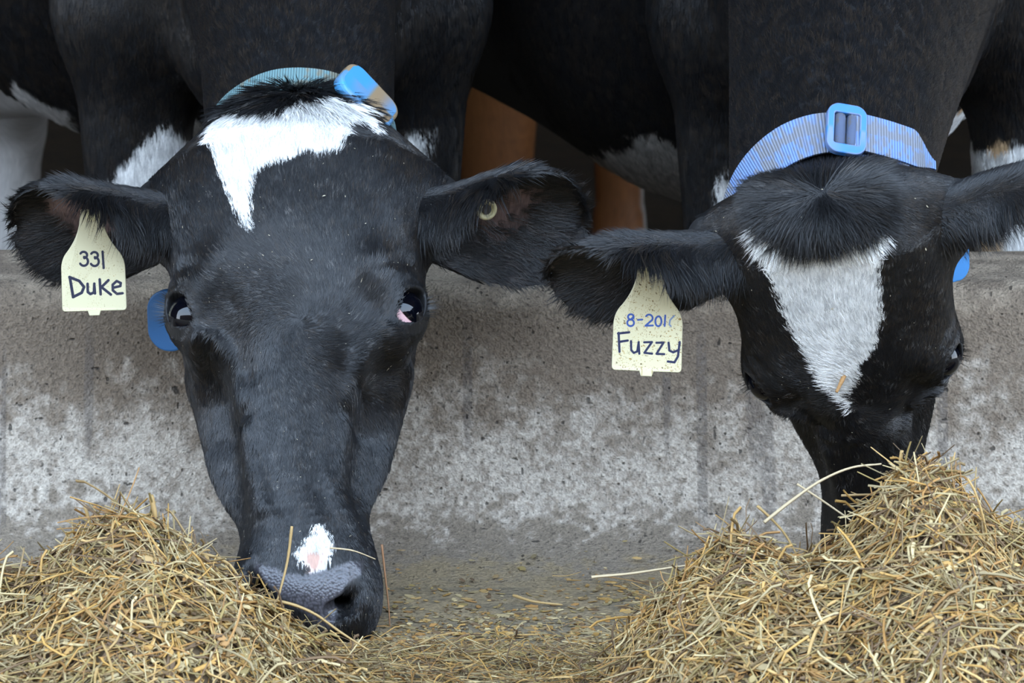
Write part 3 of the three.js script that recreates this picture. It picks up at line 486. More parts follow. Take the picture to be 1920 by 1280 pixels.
const fuzzy = frontCow({
  label: 'black cow with a pointed white blaze down its forehead, muzzle deep in the hay', base: V(0.42, FLOOR, -0.7),
  elev: -28, roll: 10, scale: 0.80, eye: V(0.305, 0.257, 0.42), warp: fwarp, slope: 0.45, whorl: [0.0, 0.305], part: [0.455, 0.475], crown: -0.01, outlines: [FUZZ], pad: PAD2,
  skin: headMaterial(19, [FUZZ], PAD2, null), specks: 110, hairs: [36000, 9000, 80000],
  sclera: [[0.05, 0.035, 0.035], [0.35, 0.25, 0.24]], gaze: [[0.2, 0.2], [0.15, 0.15]],
  ears: [{ root: [-0.088, 0.452, -0.085], u: V(-0.97, -0.20, -0.05), w: V(-0.10, -0.55, 0.83), len: 0.183, scale: 0.92, roll: 0.40, droop: 0.0, pink: 0.08 }, { root: [0.088, 0.462, -0.085], u: V(0.95, 0.27, -0.10), w: V(0.15, -0.75, 0.65), len: 0.178, scale: 0.80, roll: 0.40, droop: 0.0, pink: 0.08 }],
  lo: [-0.6, -0.27, -2.4], hi: [0.9, 1.1, 0.55],
  joints: W => { const b = 0.41; return [
    cone([0.277, 0.370, 0.40], [b - 0.05, 0.70, -0.55], 0.077, 0.125, 0.05), cone([0.285, 0.345, 0.34], [b, 0.56, -0.45], 0.064, 0.13, 0.06),
    cone([b - 0.01, 0.70, -0.62], [b - 0.10, 0.54, -0.95], 0.23, 0.30, 0.12), cone([b - 0.10, 0.54, -0.95], [b - 0.64, 0.66, -1.95], 0.30, 0.32, 0.12), cone([0.28, 0.465, -0.98], [-0.06, 0.60, -1.55], 0.27, 0.28, 0.10), cone([b, 0.48, -0.50], [b - 0.04, 0.42, -0.8], 0.10, 0.13, 0.10), cone([0.36, 0.64, -0.38], [0.365, 0.47, -0.37], 0.155, 0.135, 0.022), cone([0.280, 0.428, 0.38], [0.36, 0.81, -0.5], 0.027, 0.05, 0.05),
    ...[-1, 1].flatMap(s => [cone([b + s * 0.14, 0.72, -0.55], [b + s * 0.165, 0.47, -0.52], 0.13, 0.09, 0.08), cone([b + s * 0.165, 0.47, -0.52], [b + s * 0.160, 0.12, -0.52], 0.074, 0.047, 0.05), cone([b + s * 0.160, 0.12, -0.52], [b + s * 0.155, -0.15, -0.54], 0.046, 0.033, 0.03), cone([b + s * 0.155, -0.15, -0.54], [b + s * 0.155, -0.215, -0.49], 0.036, 0.046, 0.02)]),
    ...[-1, 1].flatMap(s => { const hx = -0.27 + s * 0.14, hz = -2.0 + s * 0.07; return [cone([hx, 0.65, hz - 0.04], [hx + 0.03, 0.30, hz + 0.06], 0.19, 0.085, 0.1), cone([hx + 0.03, 0.30, hz + 0.06], [hx, 0.14, hz - 0.1], 0.075, 0.048, 0.05), cone([hx, 0.14, hz - 0.1], [hx, -0.2, hz - 0.04], 0.046, 0.04, 0.03)]; })]; },
  paint: (x, y, z) => { const q = jag(x, y, z), b = 0.41;
    if (z < -0.75 && x < 0.45 && x > 0.06 + q && y < 0.225 + (x - 0.06) * 0.75 + q && y < 0.40) return [0.42, 0.39, 0.35];
    if (z > -0.9 && z < -0.3) { if (x > b - 0.185 + q * 0.3 && x < b - 0.06 && y < 0.295 + q) return WHITE; if (x > 0.425 && y < 0.318 + q + 0.10 * (x - 0.45) && x < b + 0.35) return x < 0.535 + q * 2.5 && vn3(x * 20, y * 20, 3) > 0.35 ? [0.60, 0.40, 0.22] : WHITE; }
    return BLACK; },
});

// ------------------------------------------------------------------ cows standing further back
function backCow(label, base, lo, hi, joints, paint) {
  const grp = thing('cow', label, 'cow', base), f = blend(joints), g = nets(lo, hi, 0.018, f), p = g.attributes.position, c = new Float32Array(p.count * 3), u = new Float32Array(p.count * 2);
  for (let i = 0; i < p.count; i++) { c.set(paint(p.getX(i), p.getY(i), p.getZ(i)), i * 3); u[i * 2] = (p.getX(i) + p.getZ(i)) * 3; u[i * 2 + 1] = p.getY(i) * 3; }
  g.setAttribute('color', new THREE.BufferAttribute(c, 3)); g.setAttribute('uv', new THREE.BufferAttribute(u, 2)); g.translate(-base.x, -base.y, -base.z);
  part('body', g, coat, grp); return grp;
}
const leg = (x, z, top, r, dz = 0) => [cone([x, top, z], [x, 0.12, z + dz], r, r * 0.6, 0.06), cone([x, 0.12, z + dz], [x, -0.15, z], r * 0.6, r * 0.45, 0.03), cone([x, -0.15, z], [x, -0.21, z + 0.02], r * 0.5, r * 0.62, 0.02)];
const TAN = [0.30, 0.115, 0.035];
// brown cow behind her
backCow('brown cow standing in the shade between and behind the two feeding cows', V(0.25, FLOOR, -3.0), [-0.75, -0.27, -3.5], [1.6, 1.2, -2.4],
  [cone([-0.2, 0.65, -3.0], [0.9, 0.65, -3.0], 0.33, 0.33, 0.1), ...leg(-0.035, -2.85, 0.55, 0.14), ...leg(0.18, -2.85, 0.5, 0.085), ...leg(0.9, -2.85, 0.5, 0.09), ...leg(0.95, -3.15, 0.5, 0.09), cone([1.1, 0.8, -3.0], [1.4, 0.6, -3.0], 0.14, 0.1, 0.1)],
  (x, y, z) => { const n = vn3(x * 8, y * 8, z * 8); return x > 0.22 && x < 0.4 && y < 0.2 ? [0.5, 0.47, 0.42] : [TAN[0] * (0.7 + 0.6 * n), TAN[1] * (0.7 + 0.6 * n), TAN[2] * (0.7 + 0.6 * n)]; });
// tan and white cow at the far right
backCow('tan and white cow standing in the barn behind the blazed cow', V(1.2, FLOOR, -1.65), [0.4, -0.27, -2.1], [2.3, 1.2, -1.15],
  [cone([0.85, 0.52, -1.65], [1.7, 0.6, -1.65], 0.30, 0.32, 0.1), ...leg(0.72, -1.45, 0.4, 0.1), ...leg(0.82, -1.8, 0.45, 0.09), ...leg(1.6, -1.5, 0.45, 0.09), ...leg(1.65, -1.8, 0.45, 0.09), cone([1.8, 0.75, -1.65], [2.1, 0.6, -1.65], 0.13, 0.1, 0.1)],
  (x, y, z) => { const n = vn3(x * 9, y * 9, z * 9); return n > 0.45 ? [0.78, 0.74, 0.68] : [0.62, 0.40, 0.20]; });

// ------------------------------------------------------------------ collars
function ring(cow, c, A, Bv, off, n = 96, from = 0, to = 6.2832) { // points round the neck in the plane (A, Bv) with outward normals
  const pts = []; for (let i = 0; i <= n; i++) { const a = mix(from, to, i / n), d = V().addScaledVector(A, Math.cos(a)).addScaledVector(Bv, Math.sin(a)); let t = 0.3; for (let k = 0; k < 240 && cow(c.x + d.x * t, c.y + d.y * t, c.z + d.z * t) > off; k++) t -= 0.00125; pts.push({ p: V().copy(c).addScaledVector(d, t), n: d }); }
  for (let s = 0; s < 4; s++) for (let i = 1; i < n; i++) pts[i].p.lerp(V().addVectors(pts[i - 1].p, pts[i + 1].p).multiplyScalar(0.5), 0.5);
  return pts;
}
function band(pts, ax0, width, thick, uvScale) { // a point's lean tips the band back so that it lies on the slope of the nape
  const P = [], U = [], I = []; let L = 0;
  pts.forEach((q, i) => { if (i) L += q.p.distanceTo(pts[i - 1].p); const ax = ax0.clone().multiplyScalar(Math.cos(q.lean || 0)).addScaledVector(q.n, Math.sin(q.lean || 0)), nn = q.n.clone().multiplyScalar(Math.cos(q.lean || 0)).addScaledVector(ax0, -Math.sin(q.lean || 0)); const w = typeof width === 'function' ? width(i / (pts.length - 1)) : width;
    [[-0.5, 0], [0.5, 0], [0.5, 1], [-0.5, 1]].forEach(([s, h]) => { const e = V().copy(q.p).addScaledVector(ax, s * w).addScaledVector(nn, h * thick); P.push(e.x, e.y, e.z); U.push(L * uvScale, s * w * uvScale); });
    if (i) for (let k = 0; k < 4; k++) { const a = (i - 1) * 4 + k, b = (i - 1) * 4 + (k + 1) % 4; I.push(a, b, a + 4, b, b + 4, a + 4); } });
  const e = (pts.length - 1) * 4; I.push(0, 2, 1, 0, 3, 2, e, e + 1, e + 2, e, e + 2, e + 3);
  const g = new THREE.BufferGeometry(); g.setAttribute('position', new THREE.Float32BufferAttribute(P, 3)); g.setAttribute('uv', new THREE.Float32BufferAttribute(U, 2)); g.setIndex(I); const h = g.toNonIndexed(); h.computeVertexNormals(); return h;
}
function webbing(seed, c, dirt) { // ribbed nylon, soiled in patches
  const map = dataTex(512, 256, (i, j) => { const rib = 0.75 + 0.25 * Math.sin(i / 512 * 6.2832 * 56), d = ss(0.42, 0.68, vnp(i / 60, j / 60, 9, seed) * 0.6 + vnp(i / 9, j / 9, 57, seed + 1) * 0.4); return c.map((q, k) => toSRGB(mix(q, dirt[k], d * 0.8) * rib)); }, true);
  const bm = dataTex(512, 256, (i, j) => { const h = 0.5 + 0.5 * Math.sin(i / 512 * 6.2832 * 56); return [h, h, h]; });
  return new THREE.MeshStandardMaterial({ map, bumpMap: bm, bumpScale: 0.0007, roughness: 0.8 });
}
function plastic(seed, c, dirt, amount) {
  const map = dataTex(256, 256, (i, j) => { const d = ss(1 - amount, 1 - amount + 0.25, vn(i / 50, j / 50, seed) * 0.6 + vn(i / 7, j / 16, seed + 1) * 0.4); return c.map((q, k) => toSRGB(mix(q, dirt[k], d))); }, true);
  return new THREE.MeshStandardMaterial({ map, roughness: 0.45 });
}
function roundRect(w, h, r) { const s = new THREE.Shape(); s.moveTo(-w / 2 + r, -h / 2); s.lineTo(w / 2 - r, -h / 2); s.absarc(w / 2 - r, -h / 2 + r, r, -Math.PI / 2, 0); s.lineTo(w / 2, h / 2 - r); s.absarc(w / 2 - r, h / 2 - r, r, 0, Math.PI / 2); s.lineTo(-w / 2 + r, h / 2); s.absarc(-w / 2 + r, h / 2 - r, r, Math.PI / 2, Math.PI); s.lineTo(-w / 2, -h / 2 + r); s.absarc(-w / 2 + r, -h / 2 + r, r, Math.PI, Math.PI * 1.5); return s; }
function orient(m, p, x, y) { const X = x.clone().normalize(), Z = V().crossVectors(X, y).normalize(), Y = V().crossVectors(Z, X); m.quaternion.setFromRotationMatrix(new THREE.Matrix4().makeBasis(X, Y, Z)); m.position.copy(p); return m; }
const BLUE = [0.045, 0.27, 0.72], DIRT = [0.30, 0.22, 0.13];
{ // blue webbing collar with a plastic slide buckle
  const c = V(0.283, 0.362, 0.385), A = V(1, 0.18, 0).normalize(), N = V(0.12, 0.28, -0.93).normalize(); N.addScaledVector(A, -N.dot(A)).normalize(); const B = V().crossVectors(A, N); if (B.y < 0) B.negate();
  const pts = ring(fuzzy.bodyF, c, A, B, 0.004, 110); pts.forEach((q, i) => { const a = i / 110 * 6.2832, t = Math.max(0, Math.sin(a)); q.lean = 0.75 * t * t; q.p.addScaledVector(q.n, 0.009 * t).addScaledVector(V(0, 0, 1), 0.016 * t); });
  const grp = thing('collar', 'faded blue webbing collar with a bright blue slide buckle round the blazed cow', 'collar', c), loc = g => g.translate(-c.x, -c.y, -c.z);
  const web = webbing(61, [0.17, 0.28, 0.56], [0.22, 0.215, 0.20]);
  part('strap', loc(band(pts, N, 0.038, 0.0028, 7)), web, grp);
  const k = Math.round(110 * 0.205), q = pts[k], lean = q.lean, up = N.clone().multiplyScalar(Math.cos(lean)).addScaledVector(q.n, Math.sin(lean)), out = q.n.clone().multiplyScalar(Math.cos(lean)).addScaledVector(N, -Math.sin(lean)), tx = V().subVectors(pts[k + 1].p, pts[k - 1].p).normalize().negate();
  // free end: leaves the buckle and sticks out past the neck
  const free = []; for (let i = 0; i <= 24; i++) { const t = i / 24; free.push({ p: V().copy(q.p).addScaledVector(out, 0.008 - 0.002 * t).addScaledVector(tx, 0.005 + 0.078 * t).addScaledVector(V(0, 1, 0), -0.010 * t * t - 0.008 * ss(0.74, 1, t)), n: q.n, lean }); }
  part('strap_end', loc(band(free, N, t => 0.036 - 0.028 * ss(0.74, 1, t), 0.0028, 7)), web, grp);
  const fr = roundRect(0.034, 0.046, 0.010), hole = roundRect(0.0255, 0.0325, 0.003); fr.holes.push(hole);
  const b = part('buckle', new THREE.ExtrudeGeometry(fr, { depth: 0.005, bevelSize: 0.0012, bevelThickness: 0.0012, bevelSegments: 2, curveSegments: 8 }), plastic(7, [0.026, 0.165, 0.47], DIRT, 0.3), grp, 'bright blue plastic slide buckle');
  orient(b, V().copy(q.p).addScaledVector(out, 0.006).sub(c), tx, up);
  const roll = s => { const g = new THREE.CapsuleGeometry(0.005, 0.024, 4, 10); g.scale(1, 1, 0.7); g.translate(s * 0.0056, 0, 0.002); return g; };
  for (const s of [-1, 1]) part('strap_fold', roll(s), webbing(66, [0.16, 0.22, 0.38], [0.22, 0.20, 0.18]), b, 'soiled strap loop inside the buckle');
  // plate hanging on the collar at the side of the cheek
  const pl = part('number_plate', new THREE.ExtrudeGeometry(roundRect(0.05, 0.055, 0.012), { depth: 0.006, bevelSize: 0.0015, bevelThickness: 0.0015, bevelSegments: 2 }), plastic(9, [0.022, 0.19, 0.48], DIRT, 0.1), grp, 'bright blue plastic plate under the cheek');
  orient(pl, V(0.391, 0.348, 0.335).sub(c), V(0.75, 0.1, -0.6), V(0.03, 1, 0));
}
{ // pale dirty collar with its blue plastic clasp standing up behind the poll
  const c = V(-0.205, 0.372, 0.045), A = V(1, 0, 0), N = V(0, 0.55, -0.83).normalize(), B = V().crossVectors(N, A); if (B.y < 0) B.negate();
  const pts = ring(duke.field, c, A, B, 0.006, 110), grp = thing('collar', 'pale teal soiled collar with a blue plastic clasp behind the patched cow’s poll'.replace('’', "'"), 'collar', c), loc = g => g.translate(-c.x, -c.y, -c.z);
  part('strap', loc(band(pts, N, 0.036, 0.003, 7)), webbing(81, [0.16, 0.29, 0.31], [0.24, 0.215, 0.15]), grp);
  const cl = part('clasp', new THREE.ExtrudeGeometry(roundRect(0.060, 0.044, 0.012), { depth: 0.006, bevelSize: 0.004, bevelThickness: 0.004, bevelSegments: 3 }), plastic(23, [0.05, 0.27, 0.55], [0.27, 0.19, 0.11], 0.62), grp, 'blue plastic clasp caked with tan dirt');
  orient(cl, V(-0.1415, 0.4565, 0.112).sub(c), V(0.68, -0.73, 0), V(0.29, 0.27, -0.92));
  const pl = part('number_plate', new THREE.ExtrudeGeometry(roundRect(0.040, 0.056, 0.019), { depth: 0.007, bevelSize: 0.002, bevelThickness: 0.002, bevelSegments: 2 }), plastic(29, [0.022, 0.105, 0.26], [0.09, 0.09, 0.07], 0.45), grp, 'dull blue plastic plate under the cheek');
  orient(pl, V(-0.327, 0.247, 0.13).sub(c), V(0.9, 0, 0.35), V(-0.12, 1, 0));
}

// ------------------------------------------------------------------ ear tags
function tagFace(seed, strokes, dirtAmount, ink) { // hand lettering with a marker on soiled plastic; strokes in tag units (mm)
  const W = 512, H = 768, cv = document.createElement('canvas'); cv.width = W; cv.height = H; const g = cv.getContext('2d'), r = rng(seed);
  g.fillStyle = '#c0b794'; g.fillRect(0, 0, W, H);
  for (let k = 0; k < 1800; k++) { const x = r() * W, y = r() * H, d = vn(x / 90, y / 90, seed), low = y / H; if (d < 0.60 - dirtAmount * 0.25 - 0.14 * low) continue; g.fillStyle = ['rgba(96,66,22,', 'rgba(130,98,40,', 'rgba(60,42,16,'][k % 3] + (0.2 + 0.6 * r() * dirtAmount) + ')'; g.beginPath(); g.ellipse(x, y, 1 + (5 + 9 * dirtAmount) * r() * r() * r(), 1 + (5 + 8 * dirtAmount) * r() * r() * r(), r() * 3, 0, 6.3); g.fill(); }
  const px = W / 66; g.lineCap = 'round'; g.lineJoin = 'round';
  for (const s of strokes) { g.strokeStyle = s.c || ink; g.lineWidth = s.w * px; g.beginPath(); s.p.forEach(([x, y], i) => { const X = (x + 33) * px, Y = (99 - y) * px; i ? g.lineTo(X, Y) : g.moveTo(X, Y); }); g.stroke(); }
  for (let k = 0; k < 160 * dirtAmount; k++) { const x = r() * W, y = H * (0.45 + 0.55 * r()); if (vn(x / 60, y / 60, seed + 4) < 0.55) continue; g.fillStyle = 'rgba(130,100,50,' + (0.2 + 0.5 * r()) + ')'; g.beginPath(); g.ellipse(x, y, 1 + 5 * r() * r(), 1 + 5 * r() * r(), 0, 0, 6.3); g.fill(); }
  const t = new THREE.CanvasTexture(cv); t.colorSpace = THREE.SRGBColorSpace; t.wrapS = t.wrapT = THREE.ClampToEdgeWrapping; t.repeat.set(1 / 0.066, 1 / 0.099); t.offset.set(0.5, 0); return t;
}
const arc = (cx, cy, rx, ry, a0, a1, n = 14) => Array.from({ length: n + 1 }, (_, i) => { const a = mix(a0, a1, i / n) * D2R; return [cx + rx * Math.cos(a), cy + ry * Math.sin(a)]; });
const THREE_ = (x, y) => [...arc(x, y + 7.2, 3.4, 3.1, 150, -80), ...arc(x, y + 1, 4.1, 4.3, 85, -150)];
const dukeInk = [
  { w: 2.3, p: THREE_(-9, 47) }, { w: 2.3, p: THREE_(1.5, 46.5) }, { w: 2.3, p: [[9.6, 57], [10.2, 41]] },
  { w: 2.8, p: [[-23, 32], [-20.5, 14]] }, { w: 2.8, p: [[-23.5, 33], [-14, 29], [-9.5, 23], [-12, 17.5], [-20.5, 13.5]] },
  { w: 2.6, p: [[-6, 26], [-6, 18], [-3.5, 16], [0, 17.5], [0.6, 26]] }, { w: 2.6, p: [[0.6, 24], [1, 16.5]] },
  { w: 2.6, p: [[6, 30], [6.5, 15.5]] }, { w: 2.6, p: [[14.5, 29], [7, 22]] }, { w: 2.6, p: [[7.5, 22.5], [16.5, 15]] },
  { w: 2.5, p: [[18.5, 21.5], [26, 23], [26.5, 26], [22.5, 28], [18.5, 24.5], [18.5, 19], [22.5, 15.5], [28, 16]] },
];
const faint = '#2a4688';
const fuzzyInk = [
  { w: 1.7, c: faint, p: [...arc(-16, 48, 2.6, 2.4, 0, 360), [-13.6, 48], ...arc(-16, 42.6, 3.1, 3, 90, 450)] }, { w: 1.6, c: faint, p: [[-9.5, 45.5], [-5.5, 46]] },
  { w: 1.7, c: faint, p: [...arc(0.5, 47.5, 3.2, 3.2, 150, -30), [-2.5, 40.5], [4.2, 41]] }, { w: 1.7, c: faint, p: arc(9, 45, 2.8, 4.5, 60, 410) }, { w: 1.7, c: faint, p: [[15, 50.5], [14.8, 41]] }, { w: 1.5, c: '#6a7a94', p: [[23, 50.5], [19.5, 46.5], [19, 42.5], [20.5, 41]] },
  { w: 2.1, p: [[-26.5, 33], [-25, 16]] }, { w: 2.1, p: [[-27, 32.5], [-17, 34]] }, { w: 2.1, p: [[-25.5, 25], [-18, 26.5]] },
  { w: 2.0, p: [[-15, 26], [-14.5, 18], [-12, 15.5], [-9, 17], [-8, 25.5]] }, { w: 2.0, p: [[-8, 24], [-7, 15]] },
  { w: 2.0, p: [[-3, 25.5], [4, 26], [-2.5, 16], [4.5, 15.5]] }, { w: 2.0, p: [[8, 25.5], [14.5, 26], [8.5, 15.5], [15.5, 15.5]] },
  { w: 2.1, p: [[19, 26], [20, 19], [23.5, 17.5], [27.5, 19.5]] }, { w: 2.1, p: [[29, 27], [28, 14], [25, 8.5], [19, 9]] },
];
const tagOutline = (() => { const s = new THREE.Shape(), k = 0.001; // neck up, broad body, small tab below; 0 at the bottom edge
  s.moveTo(-28 * k, 0); s.lineTo(-6 * k, 0); s.lineTo(-4.5 * k, -4.5 * k); s.lineTo(4.5 * k, -4.5 * k); s.lineTo(6 * k, 0); s.lineTo(28 * k, 0); s.quadraticCurveTo(31 * k, 0, 31 * k, 3.5 * k); s.lineTo(30.5 * k, 42 * k); s.quadraticCurveTo(30 * k, 50 * k, 25 * k, 57 * k); s.quadraticCurveTo(13 * k, 71 * k, 11 * k, 86 * k); s.lineTo(9.5 * k, 98 * k); s.lineTo(-10 * k, 98 * k); s.lineTo(-12 * k, 84 * k); s.quadraticCurveTo(-15 * k, 69 * k, -26 * k, 56 * k); s.quadraticCurveTo(-30.5 * k, 50 * k, -31 * k, 42 * k); s.lineTo(-31 * k, 3.5 * k); s.quadraticCurveTo(-31 * k, 0, -28 * k, 0); return s; })();
function earTag(label, p, x, y, size, face) { // p = middle of the bottom edge
  const grp = thing('ear_tag', label, 'ear tag', p); orient(grp, p, x, y); grp.scale.setScalar(size);
  const g = new THREE.ExtrudeGeometry(tagOutline, { depth: 0.0014, bevelSize: 0.0005, bevelThickness: 0.0005, bevelSegments: 2, curveSegments: 10 });
  const q = g.attributes.position; for (let i = 0; i < q.count; i++) q.setZ(i, q.getZ(i) - 1.6 * q.getX(i) ** 2 + 0.5 * (q.getY(i) - 0.05) ** 2); g.computeVertexNormals();
  part('plate', g, new THREE.MeshStandardMaterial({ map: face, roughness: 0.42 }), grp);
  const st = new THREE.CylinderGeometry(0.005, 0.006, 0.016, 20); st.rotateX(Math.PI / 2); st.translate(0, 0.092, -0.004); part('stud', st, new THREE.MeshStandardMaterial({ color: 0xd8cf9f, roughness: 0.5 }), grp);
  return grp;
}
earTag('pale yellow ear tag with 331 Duke handwritten on it', V(-0.395, 0.266, 0.185), V(0.998, 0.03, 0.02), V(0.04, 0.98, -0.16), 0.97, tagFace(3, dukeInk, 0.45, '#070b2a'));
earTag('mud-spotted pale ear tag with the name Fuzzy handwritten on it', V(0.118, 0.267, 0.478), V(0.995, -0.03, 0.06), V(0.02, 0.985, -0.14), 0.97, tagFace(8, fuzzyInk, 1.15, '#0c1438'));
{
  const e = duke.ears[1], p = e.at(0.47, 0.54, 0.015), grp = thing('ear_button', 'small round cream plastic button in the patched cow\'s ear on the picture\'s right', 'ear button', p);
  grp.userData.label = 'small round cream plastic button pinned inside a black ear, half hidden by hair';
  const pr = [[0.0, 0.002], [0.0055, 0.002], [0.006, 0.0045], [0.0078, 0.0058], [0.0100, 0.0045], [0.0104, 0.002], [0.0095, 0], [0, 0]].map(q => new THREE.Vector2(...q));
  const b = part('button', new THREE.LatheGeometry(pr, 28), new THREE.MeshStandardMaterial({ color: 0xe6dcae, roughness: 0.45 }), grp); b.quaternion.setFromUnitVectors(V(0, 1, 0), V(0.35, -0.15, 0.9).normalize());
  const st = new THREE.CylinderGeometry(0.0045, 0.0055, 0.004, 18); st.translate(0, 0.002, 0); part('stud', st, new THREE.MeshStandardMaterial({ color: 0x3a352c, roughness: 0.6 }), b);
}

// ------------------------------------------------------------------ hay
const ridgeL = tab([-0.9, 0.10], [-0.6, 0.09], [-0.45, 0.084], [-0.40, 0.102], [-0.345, 0.138], [-0.30, 0.126], [-0.26, 0.096], [-0.22, 0.070], [-0.19, 0.046], [-0.15, 0.024], [-0.10, 0.007], [-0.02, 0.0]);
const ridgeR = tab([0.02, 0.0], [0.08, 0.022], [0.112, 0.055], [0.149, 0.092], [0.172, 0.112], [0.205, 0.122], [0.275, 0.130], [0.30, 0.158], [0.322, 0.182], [0.342, 0.192], [0.37, 0.178], [0.40, 0.150], [0.45, 0.126], [0.6, 0.10], [1.0, 0.09]);
const zProf = (z, z0) => z < z0 ? Math.exp(-(((z - z0) / 0.07) ** 2)) : Math.exp(-(((z - z0) / 0.30) ** 2));
const hL = (x, z) => ridgeL(x) * zProf(z, 0.54 - 0.25 * Math.max(0, -0.30 - x)), hR = (x, z) => ridgeR(x) * zProf(z, 0.56);
const lump = (x, z, s) => (fbm(x * 16, z * 16, s, 3) - 0.42) * 0.05;
function hayPile(label, h, seed, x0, x1, z0, z1, count, sx) {
  const grp = thing('hay_pile', label, 'hay', V(0, 0, 0)); grp.userData.kind = 'stuff';
  const nx = 150, nz = 70, P = [], I = [], top = (x, z) => { const v = h(x, z); return v < 0.006 ? -0.01 : v + lump(x, z, seed) * ss(0, 0.06, v) - 0.006; };
  for (let i = 0; i <= nx; i++) for (let j = 0; j <= nz; j++) { const x = mix(x0, x1, i / nx), z = mix(z0, z1, j / nz); P.push(x, top(x, z) + (vn(x * 300, z * 300, seed) - 0.5) * 0.008, z); if (i && j) { const a = (i - 1) * (nz + 1) + j - 1, b = a + nz + 1; I.push(a, a + 1, b, b, a + 1, b + 1); } }
  const g = new THREE.BufferGeometry(); g.setAttribute('position', new THREE.Float32BufferAttribute(P, 3)); g.setIndex(I); g.computeVertexNormals();
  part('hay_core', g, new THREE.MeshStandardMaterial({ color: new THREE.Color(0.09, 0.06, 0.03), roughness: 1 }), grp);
  const r = rng(seed), items = [], flakes = [];
  for (let q = 0; q < count; q++) {
    const x = mix(x0, x1, r()), z = mix(z0, Math.min(z1, 0.95), Math.pow(r(), 1.3)), v = h(x, z); if (r() > ss(0.002, 0.02, v) + 0.06) continue;
    const y = Math.max(0.003, top(x, z)) - 0.004 + 0.016 * r() * ss(0, 0.05, v), e = 0.01, n = V(-(top(x + e, z) - top(x - e, z)) / (2 * e), 1, -(top(x, z + e) - top(x, z - e)) / (2 * e)).normalize();
    const a = r() * 6.2832, d = V(Math.cos(a), 0, Math.sin(a)); d.addScaledVector(n, -d.dot(n)).normalize(); const wild = v < 0.02 ? 0.05 : r() < 0.06 && v > 0.03 ? 0.9 : 0.24; d.addScaledVector(n, (r() - 0.4) * wild);
    const k = Math.floor(r() * 8), c = HAY[Math.floor(r() * HAY.length)], b = (0.75 + 0.5 * r()) * 1.15, s = (0.5 + 0.6 * r()) * (v < 0.02 ? 0.65 : 1);
    const tw = V(r() - 0.5, r() - 0.5, r() - 0.5); tw.add(n);
    items.push({ k, p: V(x, y, z), x: d, up: tw, s: [s, 0.8 + 0.5 * r(), 0.8 + 0.5 * r()], c: [c[0] * b, c[1] * b, c[2] * b] });
    if (r() < 0.6) { const L = 0.004 + 0.01 * r() * r(); flakes.push({ k, p: V(x + 0.01 * r(), y + 0.002, z), x: d, up: tw, s: [L, L * 0.5, L], c: [c[0] * b, c[1] * b, c[2] * b] }); }
  }
  scatter(stalkShapes, strawMat, items, grp, 'hay_stalks'); scatter(flakeShapes, strawMat, flakes, grp, 'hay_flakes');
  return grp;
}
hayPile('heap of dry golden hay in front of the patched cow\'s muzzle', hL, 401, -1.0, 0.06, 0.36, 1.3, 21000);
hayPile('tall heap of dry golden hay covering the blazed cow\'s muzzle', hR, 402, -0.02, 1.0, 0.38, 1.3, 24000);
{ // chaff and short hay strewn on the feed lane between the heaps
  const grp = thing('loose_chaff', 'chaff and short hay strewn over the feed lane between the two heaps', 'chaff', V(0, 0, 0)); grp.userData.kind = 'stuff';
  const r = rng(99), st = [], fl = [];
  for (let q = 0; q < 34000; q++) {
    const x = mix(-0.55, 0.55, r()), z = mix(0.10, 0.75, Math.pow(r(), 0.8)), dens = ss(0.10, 0.40, z + (fbm(x * 9, z * 9, 5, 3) - 0.45) * 0.3); if (r() > dens * dens * 0.9 + 0.03) continue;
    const y = 0.0045 + (z < 0.24 ? 0.05 * Math.pow(Math.max(0, 1 - Math.pow(Math.max(0, (z - 0.065) / 0.175), 1 / 1.35)), 2.1) : 0), a = r() * 6.28, d = V(Math.cos(a), (r() - 0.4) * 0.14, Math.sin(a)), c = HAY[Math.floor(r() * 8)], b = 0.7 + 0.5 * r(), L = 0.003 + 0.012 * r() * r();
    fl.push({ k: q, p: V(x, y, z), x: d, up: V(r() - 0.5, 1, r() - 0.5), s: [L, L * 0.4, L * 0.8], c: [c[0] * b, c[1] * b, c[2] * b] });
    if (r() < 0.30 * ss(0.38, 0.5, z) + 0.01) st.push({ k: Math.floor(r() * 8), p: V(x, y + 0.004 + 0.012 * r() * ss(0.4, 0.55, z), z), x: d, up: V(r() - 0.5, 1, r() - 0.5), s: [0.35 + 0.5 * r(), 0.7, 0.7], c: [c[0] * b, c[1] * b, c[2] * b] });
  }
  scatter(flakeShapes, strawMat, fl, grp, 'chaff_flakes'); scatter(stalkShapes, strawMat, st, grp, 'chaff_stalks');
}

